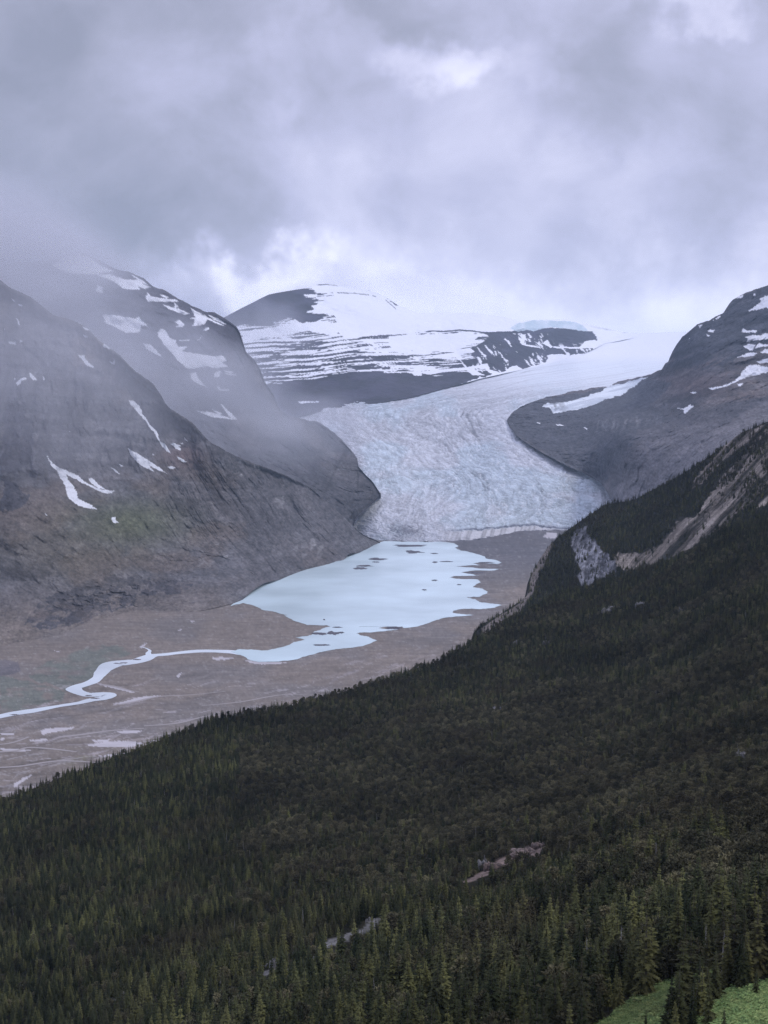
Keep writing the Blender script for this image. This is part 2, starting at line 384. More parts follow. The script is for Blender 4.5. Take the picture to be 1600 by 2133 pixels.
def c_col(px, py, V):
    rock = mixc(DARK*.95*np.ones(px.shape+(3,)), (.08, .078, .10), sstep(-.3, .4, fbm(px*.02, py*.05, octv=4, seed=5)))
    # benches: thin slanting strata that carry snow
    q = py + .07*(px-700) + 5*fbm(px*.008, py*.01, octv=3, seed=12)
    st = fbm(px*.011, q*.24, octv=4, seed=13, gain=.68)
    dens = sstep(812, 700, py + .02*(px-600)) * .55 + .05
    dens = np.where(px > 1000, dens*sstep(1110, 1000, px), dens)
    dens = dens * sstep(810, 790, py + .0*px - 10*fbm(px*.02, px*0, octv=2, seed=9))
    m = sstep(-.02, .04, st - (.27 - .70*dens))
    upper = (px < 700) & (py < 669 + 9*fbm(px*.03, px*0, octv=3, seed=93) - .10*(px-600))
    m = np.where(upper, 0, m)
    m = m * (px + 45*fbm(px*.02, py*.07, octv=4, seed=14) < 1000)
    m = m
    low = curve([(480,805),(560,800),(650,790),(700,780),(760,775),(820,773),(900,783),(960,783),(1000,775),(1100,765)])(px)
    m = m * (py < low + 3*fbm(px*.05, px*0, octv=3, seed=77))
    # gullies on the right cliff
    gy = fbm((px - .7*py)*.10, (py + .35*px)*.035, octv=4, seed=15, gain=.65)
    m2 = sstep(.19, .24, gy) * (px > 985) * (py > 694) * (py < 775) * (1 - sstep(1120, 1160, px)*sstep(722, 712, py))
    # streak benches on upper left peak
    m3 = sstep(.0, .07,  fbm(px*.022, (py+.05*px)*.26, octv=4, seed=16) + np.clip((px-648)/55., -1.2, 1.2) - .5*sstep(648,656,py)*sstep(690,670,px)) 
    pm = polys(px, py, C_SNOW, 3, 5, .1)
    band = sstep(.0, .05, fbm(px*.012, py*.5, octv=2, seed=19))*(py > 600)*(py < 615)*0
    upper = (px < 700) & (py < 669 + 9*fbm(px*.03, px*0, octv=3, seed=93) - .10*(px-600))
    s = np.clip(np.maximum(np.maximum(m, m2), np.where(upper, m3, pm)), 0, 1)
    s = np.where((px > 1262), 1, s)
    ap = curve([(960,800),(1000,787),(1040,776),(1080,772),(1130,757),(1150,741),(1245,735),(1300,730)])(px) + 5*fbm(px*.10, px*0, octv=3, seed=78)
    s = np.where((py > ap) & (px > 960) & (px < 1270), 1, s)
    # dark ledges at the lip of the ice cap
    led = np.abs(py - curve([(740,704),(800,700),(840,694),(900,690),(960,688),(1020,693),(1080,690)])(px) - 1.2*fbm(px*.06, px*0, octv=2, seed=3)) < 1.6*sstep(-.4, .3, fbm(px*.03, px*0, octv=2, seed=33))
    s = np.where(led & (px > 740) & (px < 1080), 0, s)
    l2 = (np.abs(py - curve([(655,594),(690,593),(720,600)])(px)) < .8) & (px > 672) & (px < 705)
    l3 = (np.abs(py - curve([(685,610),(740,611),(770,614),(800,622),(825,643)])(px)) < 1.1) & (px > 685) & (px < 825) & (fbm(px*.06, px*0, octv=2, seed=4) > -.05)
    s = np.where(l2 | l3, .25, s)
    col = mixc(rock, (.80, .82, .87), s)
    ice = polys(px, py, [[(1062,684),(1075,674),(1105,668),(1180,668),(1215,676),(1225,690),(1190,684),(1140,682),(1112,690),(1100,686),(1080,692)]], 4, 8, .1)
    col = mixc(col, (.50, .60, .66), np.clip(ice*(.85+.5*fbm(px*.1, py*.1, octv=3, seed=6)), 0, 1))
    return col, s*.9
def c_disp(px, py, V, t):
    o = np.zeros_like(V)
    a = ridged(V[...,0]*.003, V[...,2]*.004, V[...,1]*.001, octv=5, seed=3)
    o[..., 1] = 90*a*sstep(0, .1, t)*sstep(1, .9, t); return o
sheet('mountain', 440, 1340, 1.7, 190,
      [(440,672),(475,657),(520,633),(560,613),(600,606),(640,600),(655,593),(690,591),(720,599),(760,602),(800,616),(830,636),(870,652),(940,652),(1000,652),(1060,662),(1080,668),(1180,664),(1230,676),(1300,692),(1420,698),(1460,700)],
      [(440,880),(620,870),(665,858),(700,850),(800,838),(850,830),(925,810),(1000,789),(1100,767),(1200,745),(1260,716),(1320,704),(1460,702)],
      C, c_col, M_FARROCK, c_disp, toprough=1.0, seed=6, back=8, backstep=150, backdrop=.4)

# ---- second mountain on the left (half in cloud)
L2c = [(-300,480,5200),(160,530,5100),(300,600,5150),(430,655,5200),(500,690,5250),(545,770,5200),(575,850,5150),
          (120,700,4700),(300,800,4550),(430,900,4450),(560,980,4380),(650,1040,4300),(400,700,4850),(600,900,4800),(500,850,4750),(-300,800,4700),(690,1100,4200)]
for (x, y) in [(665,853),(700,892),(730,932),(745,955),(760,985),(790,1030),(765,1060),(738,1088)]:
    L2c.append((x, y, min(5400, float(G(np.array([float(x)]), np.array([float(y)]))[0])*.975)))
L2 = TPS(L2c)
L2_SNOW = [
 [(112,553),(135,535),(170,532),(190,538),(215,556),(238,565),(222,568),(195,572),(150,570),(120,560)],
 [(200,572),(235,573),(260,582),(285,582),(300,592),(315,598),(300,600),(285,596),(292,603),(270,603),(255,600),(240,588),(215,578)],
 [(272,572),(280,574),(300,585),(312,596),(290,586)],
 [(304,608),(315,618),(340,620),(365,624),(372,628),(345,628),(304,627)],
 [(335,612),(350,618),(345,620),(332,614)],
 [(338,634),(360,640),(372,643),(392,652),(380,655),(370,650),(350,643)],
 [(362,630),(370,637),(362,642)],
 [(372,665),(382,675),(378,681),(360,680),(370,676),(362,670)],
 [(395,640),(412,650),(425,655),(445,668),(468,678),(455,676),(430,664),(425,674),(398,679),(403,665),(390,662),(405,660)],
 [(432,655),(445,660),(455,664),(470,675),(460,672),(440,664)],
 [(420,687),(432,680),(434,686),(425,688)],
 [(322,690),(332,682),(342,690),(350,703),(362,708),(372,722),(390,722),(380,732),(400,735),(450,742),(462,740),(474,750),(460,755),(475,763),(448,766),(430,763),(415,765),(402,768),(388,766),(375,755),(352,730),(325,700)],
 [(210,655),(230,655),(280,663),(285,658),(305,680),(290,675),(285,690),(260,693),(235,680),(215,672)],
 [(295,715),(310,717),(340,745),(318,735),(300,725)],
 [(397,778),(407,774),(412,788),(432,808),(415,800),(398,790)],[(445,774),(455,772),(454,785),(443,785)],
 [(465,771),(487,774),(480,777),(467,774)],[(464,776),(490,780),(488,782),(466,779)],
 [(448,805),(455,804),(458,811),(474,810),(472,813),(455,814)],
 [(408,856),(430,857),(460,866),(480,871),(493,875),(475,873),(440,869),(420,862)],[(455,838),(465,848),(480,862),(493,875),(480,872),(462,850)],
 [(440,853),(460,861),(455,867)],[(370,708),(390,706),(388,709),(372,710)],[(405,708),(416,704),(417,698),(414,706)],
 [(205,595),(218,600),(214,610),(203,608)],
]
def snowc(px, py):
    d = sstep(-.1, .6, fbm(px*.09, py*.13, octv=4, seed=301, gain=.7))
    return SNOW*(1 - .22*d)[..., None]*np.array([1, 1, 1])
def rock_col(px, py, V, seed, base=ROCK):
    a = fbm(V[...,0]*.004, V[...,1]*.004, V[...,2]*.006, octv=5, seed=seed)
    stra = ridged(V[...,0]*.0015, V[...,1]*.0015, V[...,2]*.045 + V[...,0]*.004, octv=4, seed=seed+3)
    c = mixc(base*.9*np.ones(px.shape+(3,)), SCREE, sstep(-.2, .5, a))
    return c * (1 - .24*sstep(0, .7, stra))[..., None]
def l2_col(px, py, V):
    c = rock_col(px, py, V, 5)
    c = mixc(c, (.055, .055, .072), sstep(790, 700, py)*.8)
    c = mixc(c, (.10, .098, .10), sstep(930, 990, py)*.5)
    li = sstep(.3, .55, fbm(px*.07, py*.07, octv=4, seed=5)) * np.exp(-((px-690)/26)**2 - ((py-965)/18)**2)
    c = mixc(c, (.3, .3, .3), li)
    c = grit(c, px, py, 201, .25)
    fl = ridged(px*.045+.02*py, (py-.3*px)*.012, octv=4, seed=203)
    c = c*(1-.3*sstep(.1,.8,fl)*sstep(640,700,py))[...,None]
    s = polys(px, py, L2_SNOW, 2.0, 15, .16)
    return mixc(c, snowc(px, py), s), s
def terrace(V, px, h=52., seed=5):
    q = V[..., 2]/h + 1.7*fbm(V[..., 0]*.002, V[..., 1]*.002, octv=3, seed=seed) + V[..., 0]*.0016
    f = q - np.floor(q); k = np.floor(q)
    a = .6 + .5*np.sin(k*2.7+1)   # ledges of unequal strength
    return a*(sstep(.12, .62, f) - f)*(.6+.4*fbm(V[..., 0]*.008, V[..., 1]*.008, octv=2, seed=seed+1))
def mtn_disp(amp, sc_, seed, edge=.04):
    def f(px, py, V, t):
        o = np.zeros_like(V)
        a = ridged(V[...,0]*sc_, V[...,1]*sc_*.6, V[...,2]*sc_*.8, octv=6, seed=seed, gain=.55)
        b = ridged(V[...,0]*sc_*5, V[...,1]*sc_*5, V[...,2]*sc_*.9, octv=4, seed=seed+5)
        o[..., 1] = (amp*a + amp*.28*b - 45*terrace(V, px, 60., seed))*sstep(0, edge, t)*sstep(1, 1-edge, t); return o
    return f
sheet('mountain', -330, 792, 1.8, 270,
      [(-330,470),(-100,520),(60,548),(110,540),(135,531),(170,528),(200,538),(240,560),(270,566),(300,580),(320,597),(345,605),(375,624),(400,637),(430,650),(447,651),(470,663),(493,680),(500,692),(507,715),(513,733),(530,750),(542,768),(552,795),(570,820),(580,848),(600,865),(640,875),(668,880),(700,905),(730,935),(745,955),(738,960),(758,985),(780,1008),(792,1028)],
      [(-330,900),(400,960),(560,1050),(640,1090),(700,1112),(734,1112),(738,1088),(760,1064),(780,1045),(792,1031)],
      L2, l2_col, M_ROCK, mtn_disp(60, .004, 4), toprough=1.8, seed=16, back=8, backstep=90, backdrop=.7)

# ---- first mountain on the left
L1c = [(-400,430,3500),(0,583,3400),(200,695,3450),(340,830,3520),(430,915,3600),(600,1000,3900),(700,1075,4080)]
for (x, y) in [(790,1132),(720,1165),(640,1186),(590,1205),(500,1252),(400,1275),(130,1320),(0,1345),(-400,1370)]:
    L1c.append((x, y, float(planeY(x, y))))
for (x, ty_) in [(-400,1370),(-150,1358),(0,1345),(130,1320),(300,1290)]:
    L1c.append((x, ty_-45, float(planeY(x, ty_-45, 16.0)))); L1c.append((x, ty_-95, float(planeY(x, ty_-95, 55.0))))
L1c += [(0,900,3130),(200,1000,3270),(-400,900,3100),(400,1110,3380),(500,1050,3580),(600,1110,3720),(200,850,3360),(0,1100,2930),(200,1130,3080),(-400,1150,2800)]
L1 = TPS(L1c)
L1_SNOW = [
 [(15,618),(24,626),(18,625)],[(30,630),(38,633),(36,636),(28,633)],[(22,658),(30,668),(35,677),(28,672)],[(0,680),(3,685),(0,688)],
 [(24,596),(36,601),(48,608),(36,606)],[(8,711),(22,710),(20,716),(10,715)],[(33,707),(37,708),(36,712),(32,711)],
 [(53,775),(62,782),(68,788),(72,793),(62,791),(56,784)],[(25,797),(37,787),(48,786),(50,790),(40,792),(38,800),(32,803)],[(16,787),(20,787),(20,791),(16,791)],[(81,784),(86,788),(85,792),(82,791)],
 [(125,648),(134,653),(132,655),(122,652)],[(160,668),(172,671),(174,676),(165,674)],[(170,678),(178,683),(192,685),(186,688),(176,686)],[(168,695),(180,700),(180,703),(172,701)],
 [(218,711),(222,718),(230,724),(228,728),(220,724),(212,722),(216,716)],[(150,735),(160,740),(166,736),(168,745),(180,757),(190,762),(187,765),(172,760)],
 [(218,752),(226,753),(231,748),(230,758),(224,757)],
 [(278,736),(284,744),(292,752),(288,751),(280,742)],[(322,768),(328,776),(330,780),(325,775)],
 [(264,834),(273,836),(282,845),(290,857),(291,862),(308,883),(325,903),(331,920),(341,925),(352,945),(343,940),(334,930),(325,912),(303,882),(286,864),(274,852),(266,842)],
 [(351,926),(357,922),(371,930),(367,932),(372,940),(362,936)],[(378,913),(388,920),(380,918)],[(370,924),(376,923),(374,927)],[(365,952),(373,955),(385,964),(380,965),(370,960)],[(344,974),(355,972),(363,976),(355,978),(348,976)],
 [(262,934),(270,938),(285,944),(305,957),(330,974),(345,988),(352,993),(340,985),(325,978),(308,968),(322,984),(300,974),(280,958),(268,945)],
 [(140,897),(149,902),(145,901)],[(231,973),(240,977),(248,988),(242,985)],[(248,966),(256,972),(252,972)],[(315,945),(322,949),(318,949)],
 [(98,949),(112,965),(122,971),(134,978),(155,988),(180,1006),(200,1016),(225,1022),(236,1024),(232,1028),(215,1027),(195,1018),(175,1008),(150,996),(137,988),(140,1000),(150,1012),(158,1022),(164,1036),(182,1047),(198,1058),(201,1061),(185,1058),(165,1051),(148,1040),(140,1028),(134,1012),(123,996),(120,980),(108,967)],
 [(184,998),(190,996),(205,1010),(220,1020),(205,1017),(190,1008)],[(224,1022),(240,1022),(230,1027)],
 [(97,1066),(104,1071),(101,1072)],[(232,1078),(240,1077),(239,1083),(247,1090),(236,1089),(231,1083)],
]
def l1_col(px, py, V):
    c = rock_col(px, py, V, 25, np.array([.16,.158,.165]))
    # dark cliff bands
    cl = polys(px, py, [[(255,790),(300,770),(345,835),(362,872),(400,890),(430,915),(400,930),(350,915),(315,900),(290,860),(262,830)],
                        [(0,840),(40,850),(70,900),(60,960),(30,985),(0,990)],[(215,720),(300,790),(300,830),(240,800)],
                        [(0,1000),(30,1010),(62,1040),(50,1055),(20,1060),(0,1065)]], 14, 5, .04)
    c = mixc(c, (.062,.062,.072), cl*(.75+.35*fbm(px*.05, py*.12, octv=4, seed=3)))
    knob = sstep(.0, .35, polys(px, py, [[(50,1300),(70,1260),(130,1230),(200,1210),(260,1200),(330,1212),(400,1215),(385,1235),(300,1245),(240,1275),(170,1300),(90,1310)],[(0,1180),(40,1175),(100,1190),(110,1212),(60,1215),(0,1205)]], 16, 7, .035)
                 *.55 + .8*fbm(px*.06, py*.11, octv=5, seed=9, gain=.7) - .25)
    c = mixc(c, (.07,.068,.075), knob*.9)
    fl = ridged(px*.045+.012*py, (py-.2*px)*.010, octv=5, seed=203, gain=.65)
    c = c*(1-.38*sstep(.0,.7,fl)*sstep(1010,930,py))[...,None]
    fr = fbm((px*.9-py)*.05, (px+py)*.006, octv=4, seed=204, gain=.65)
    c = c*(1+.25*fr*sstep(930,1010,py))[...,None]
    # brown and green tints
    br = sstep(.1, .6, fbm(px*.012, py*.018, octv=4, seed=35) + .75*np.exp(-((px-60)/150)**2-((py-1060)/70)**2) + .7*np.exp(-((px-220)/120)**2-((py-1180)/45)**2)
               + .9*np.exp(-((px-370)/60)**2-((py-955)/28)**2))
    c = mixc(c, BROWN*.95, br*.5*(1-cl))
    gr = np.exp(-((px-270)/110)**2-((py-1090)/45)**2)
    c = mixc(c, (.125,.14,.08), gr*.85); ol = np.exp(-((px-120)/170)**2-((py-1150)/70)**2); c = mixc(c, (.15,.135,.09), ol*.4)
    red = np.exp(-((px-378)/45)**2-((py-950)/24)**2)
    c = mixc(c, (.17,.115,.115), red*.6)
    # rills down the moraine wall
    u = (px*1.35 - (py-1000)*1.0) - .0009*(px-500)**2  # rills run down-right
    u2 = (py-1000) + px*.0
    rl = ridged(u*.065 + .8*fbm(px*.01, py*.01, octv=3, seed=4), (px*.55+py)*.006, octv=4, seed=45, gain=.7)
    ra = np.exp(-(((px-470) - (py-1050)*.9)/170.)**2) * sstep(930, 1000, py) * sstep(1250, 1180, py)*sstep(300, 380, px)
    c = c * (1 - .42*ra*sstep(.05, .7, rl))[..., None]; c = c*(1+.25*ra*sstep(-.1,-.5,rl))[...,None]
    c = mixc(c, (.115,.11,.115), .5*sstep(450, 560, px)*sstep(960, 1000, py))
    lt = sstep(.22, .5, fbm(px*.06, py*.07, octv=4, seed=55)) * (np.exp(-((px-520)/55)**2-((py-985)/28)**2) + .9*np.exp(-((px-585)/22)**2-((py-1030)/30)**2) + 1.1*np.exp(-((px-450-(1160-py)*1.1)/35)**2-((py-1150)/28)**2)
          + .7*np.exp(-((px-640)/60)**2-((py-1140)/22)**2))
    c = mixc(c, (.34,.33,.33), np.clip(lt, 0, 1)*.75)
    st2 = sstep(.15, .5, fbm((px-.5*py)*.014, (py+.45*px)*.09, octv=3, seed=65))*sstep(1100,1140,py)*sstep(520,600,px)
    c = mixc(c, (.2,.195,.2), st2*.4)
    # blend to the flats at the toe
    tw = sstep(1200, 1300, py + 12*fbm(px*.02, py*.02, octv=3, seed=3)) * sstep(560, 420, px) * (1-knob)
    c = mixc(c, floor_tint(px, py), tw)
    c = grit(c, px, py, 205, .28)
    s = polys(px, py, L1_SNOW, 1.8, 25, .16)
    return mixc(c, snowc(px, py), s), s
def floor_tint(px, py):
    c = np.array([.188, .162, .140])*np.ones(px.shape+(3,))
    br = sstep(-.2, .5, fbm(px*.008, py*.025, octv=4, seed=135))
    c = mixc(c, (.160, .148, .140), br*.8)
    left = sstep(700, 200, px)*sstep(1330, 1220, py)
    c = mixc(c, (.165, .14, .12), left*.5)
    return c
def l1_disp(px, py, V, t):
    o = np.zeros_like(V)
    a = ridged(V[...,0]*.004, V[...,1]*.003, V[...,2]*.003, octv=6, seed=44, gain=.52)
    b = ridged(V[...,0]*.02, V[...,1]*.02, V[...,2]*.006, octv=4, seed=49)
    u = (px*1.35 - (py-1000)*1.0) - .0009*(px-500)**2
    rl = ridged(u*.065 + .8*fbm(px*.01, py*.01, octv=3, seed=4), (px*.55+py)*.006, octv=4, seed=45, gain=.7)
    ra = np.exp(-(((px-470) - (py-1050)*.9)/170.)**2) * sstep(930, 1000, py) * sstep(1250, 1180, py)*sstep(300, 380, px)
    kn = np.exp(-((px-220)/150)**2-((py-1250-(220-px)*.25)/34)**2)
    e = sstep(0, .05, t)*sstep(1, .93, t)
    cz = sstep(240, 330, V[..., 2])
    b2 = ridged(V[...,0]*.012+V[...,2]*.002, V[...,1]*.003, V[...,2]*.003, octv=5, seed=46, gain=.6)
    o[..., 1] = (50*a + 10*b + 26*b2*cz - 34*terrace(V, px, 48., 8)*cz*sstep(-.2,.3,fbm(px*.012,py*.012,octv=3,seed=18)) - 9*ra*rl)*e - 22*kn*ridged(px*.05, py*.07, octv=5, seed=7, gain=.6)*e
    return o
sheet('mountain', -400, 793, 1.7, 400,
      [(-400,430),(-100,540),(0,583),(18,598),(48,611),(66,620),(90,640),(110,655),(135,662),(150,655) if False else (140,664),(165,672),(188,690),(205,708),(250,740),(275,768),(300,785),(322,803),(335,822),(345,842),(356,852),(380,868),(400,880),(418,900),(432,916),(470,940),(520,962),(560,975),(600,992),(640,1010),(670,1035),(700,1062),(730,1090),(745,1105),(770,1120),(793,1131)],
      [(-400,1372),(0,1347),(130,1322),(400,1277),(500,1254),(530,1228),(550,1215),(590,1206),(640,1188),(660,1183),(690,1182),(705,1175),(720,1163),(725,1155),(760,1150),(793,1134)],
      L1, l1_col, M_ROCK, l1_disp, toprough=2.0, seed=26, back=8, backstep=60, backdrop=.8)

# ---- right mountain with moraine bank
Rc = []
for (x, y) in [(1058,872),(1075,905),(1130,942),(1180,972),(1250,1006),(1100,838),(1200,808),(1300,790)]:
    Rc.append((x, y, float(G(np.array([x]), np.array([y]))[0])*.985))
Rc += [(1385,767,6300),(1420,700,6100),(1500,650,5900),(1600,600,5700),(1900,480,5400),(1265,1020,4880),(1400,1000,4350),(1600,950,3800),(1900,850,3500),(1600,800,4700),(1450,850,4800),(1300,880,5200),(1900,1100,3200),(1400,1100,4100),(1250,1110,4640)]
RM = TPS(Rc)
R_SNOW = [
 [(1563,647),(1580,635),(1590,630),(1588,620),(1600,615),(1620,610),(1620,640),(1600,640),(1575,646)],[(1538,616),(1550,613),(1548,619),(1535,623)],
 [(1485,668),(1502,657),(1498,664)],[(1456,677),(1464,676),(1460,683)],[(1478,687),(1492,686),(1490,692),(1478,690)],[(1475,695),(1485,698),(1478,702)],[(1436,703),(1440,704),(1438,707)],[(1571,612),(1577,612),(1576,616),(1571,615)],
 [(1550,692),(1555,683),(1560,687),(1580,688),(1575,693),(1556,692)],[(1552,702),(1570,697),(1590,698),(1600,693),(1640,690),(1640,700),(1600,706),(1580,708),(1556,712)],
 [(1553,721),(1562,717),(1577,718),(1572,728),(1568,730)],[(1577,725),(1585,714),(1600,716),(1640,712),(1640,720),(1590,722)],[(1539,744),(1560,735),(1581,734),(1572,741),(1555,743)],[(1586,733),(1600,727),(1640,722),(1640,730),(1600,736)],
 [(1582,753),(1600,747),(1640,738),(1640,748),(1590,757)],
 [(1477,808),(1500,806),(1520,800),(1535,793),(1545,785),(1552,770),(1562,762),(1578,759),(1600,763),(1640,770),(1640,772),(1600,776),(1585,780),(1562,785),(1550,790),(1530,799),(1505,808),(1485,812)],
 [(1535,800),(1549,798),(1543,804),(1536,804)],[(1442,818),(1455,816),(1448,821)],[(1414,850),(1425,851),(1440,843),(1448,845),(1440,855),(1432,862),(1426,855)],
 [(1120,880),(1127,882),(1125,884),(1119,882)],[(1160,884),(1175,885),(1170,887),(1160,886)],[(1216,890),(1226,893),(1222,895)],
]
def r_col(px, py, V):
    c = rock_col(px, py, V, 65)
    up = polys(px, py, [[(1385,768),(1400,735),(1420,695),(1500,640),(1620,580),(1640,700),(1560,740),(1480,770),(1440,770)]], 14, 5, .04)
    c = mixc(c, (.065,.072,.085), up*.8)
    mid = np.exp(-((px-1450)/90)**2-((py-800)/26)**2)
    c = mixc(c, (.16,.125,.12), mid*.7)
    c = mixc(c, (.145,.14,.15), sstep(850, 920, py - .0*px)*sstep(1250, 1420, px)*.8)
    st = ridged(px*.008, (py+.38*px)*.06, octv=4, seed=66)
    c = c*(1-.22*sstep(.1,.7,st)*sstep(1330,1380,px)*sstep(850,820,py))[...,None]
    s3 = fbm(px*.012, (py+.30*px)*.10+2*fbm(px*.01,py*.01,octv=2,seed=3), octv=4, seed=167, gain=.7)
    c = c*(1+.55*np.clip(s3,-.7,.7)*sstep(870,820,py))[...,None]
    c = mixc(c, (.17,.135,.12), .5*sstep(.1,.4,s3)*sstep(870,820,py)*sstep(720,760,py))
    mor = polys(px, py, [[(1050,880),(1085,845),(1200,820),(1350,790),(1400,800),(1350,850),(1400,870),(1330,900),(1300,950),(1260,1010),(1240,1012)]], 10, 5, .04)
    c = mixc(c, (.085,.088,.098), mor*.85)
    cl = np.exp(-((px-1300)/75)**2-((py-(882-.1*(px-1300)))/14)**2)
    fl = ridged(px*.10+py*.02, py*.02, octv=3, seed=68)
    c = mixc(c, (.28,.28,.29), cl*sstep(.35,.8,fl)*.55)
    c = c*(1-.3*cl*sstep(.2,-.3,fl))[...,None]
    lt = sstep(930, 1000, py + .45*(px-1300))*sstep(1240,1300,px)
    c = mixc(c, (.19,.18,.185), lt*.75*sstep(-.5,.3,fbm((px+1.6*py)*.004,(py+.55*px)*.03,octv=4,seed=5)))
    # side glacier tongue and clean ice
    ice = polys(px, py, [[(1140,840),(1165,838),(1200,832),(1252,815),(1256,808),(1290,800),(1335,788),(1348,785),(1320,805),(1300,822),(1285,826),(1260,832),(1245,842),(1220,848),(1190,856),(1165,860),(1155,862),(1145,850),(1130,848)]], 5, 6, .08)
    stk = fbm(px*.02, (py+.22*px)*.2, octv=3, seed=69)
    ic = mixc(np.array([.74,.79,.83])*np.ones(px.shape+(3,)), (.4,.44,.5), sstep(-.1,.4,stk)*.55)
    c = mixc(c, ic, ice*(1 - sstep(1200,1150,px)*sstep(-.1,.3,fbm(px*.08,py*.08,octv=3,seed=2))*.7))
    c = np.where(ice[..., None] > .3, c, grit(c, px, py, 207, .25))
    s = polys(px, py, R_SNOW, 2.5, 75, .15)
    return mixc(c, snowc(px, py), s), np.maximum(s, ice*.7)
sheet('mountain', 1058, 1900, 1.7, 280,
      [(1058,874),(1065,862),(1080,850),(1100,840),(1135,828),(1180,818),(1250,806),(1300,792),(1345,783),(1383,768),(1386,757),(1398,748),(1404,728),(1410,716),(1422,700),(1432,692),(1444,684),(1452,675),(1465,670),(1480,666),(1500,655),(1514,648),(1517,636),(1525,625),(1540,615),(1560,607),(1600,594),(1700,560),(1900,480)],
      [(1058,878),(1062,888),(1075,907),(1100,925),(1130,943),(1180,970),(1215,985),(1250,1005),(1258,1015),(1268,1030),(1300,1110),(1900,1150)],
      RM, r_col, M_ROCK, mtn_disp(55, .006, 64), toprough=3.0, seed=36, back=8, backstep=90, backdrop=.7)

# ---- valley floor
lakebox = [(500,1250),(530,1230),(720,1165),(800,1125),(930,1125),(1000,1150),(1050,1170),(1010,1200),(1030,1260),(940,1290),(780,1330),(740,1350),(640,1385),(500,1375),(640,1320),(600,1290)]
def f_disp(px, py, V, t):
    o = np.zeros_like(V)
    m = 1 - np.clip(polys(px, py, [lakebox], 0), 0, 1)
    o[..., 2] = -.25 + .2*fbm(V[...,0]*.03, V[...,1]*.03, octv=4, seed=5)
    mor = np.exp(-((px-1080)/90)**2-((py-1112)/7)**2)
    o[..., 2] += 7*mor*(1+.5*fbm(px*.08, py*.08, octv=3, seed=5))
    o[..., 2] += 3*np.exp(-((px-1130)/60)**2-((py-1200)/60)**2)
    return o
SILT = [[(84,1520),(105,1516),(155,1514),(150,1519),(100,1527),(88,1530)],[(180,1552),(215,1545),(250,1543),(285,1545),(300,1548),(280,1555),(240,1556),(200,1555)],
 [(244,1524),(265,1520),(297,1522),(285,1527),(255,1527)],[(60,1542),(95,1538),(100,1542),(70,1545)],[(190,1541),(230,1539),(225,1545),(195,1545)],[(0,1538),(10,1537),(8,1542),(0,1543)],
 [(0,1558),(50,1560),(65,1562),(40,1566),(0,1562)],[(0,1527),(30,1527),(28,1531),(5,1531)],[(443,1368),(460,1369),(490,1370),(470,1375),(445,1374)],[(510,1375),(560,1378),(600,1380),(570,1383),(530,1383)],
 [(200,1422),(240,1430),(280,1440),(275,1442),(235,1433),(205,1425)],[(230,1468),(260,1460),(290,1452),(340,1448),(300,1458),(260,1466)],[(365,1408),(380,1400),(372,1411)],
 [(300,1545),(340,1540),(400,1528),(390,1533),(320,1546)],[(200,1575),(240,1570),(280,1568),(240,1576)],[(1140,1112),(1160,1112),(1158,1122),(1130,1120)],[(370,1312),(378,1310),(376,1314)],[(395,1294),(408,1292),(400,1296)],
 [(290,1348),(300,1342),(310,1338),(296,1350)],[(110,1355),(128,1356),(118,1358)],[(30,1632),(50,1620),(70,1612),(52,1626),(30,1640)]]
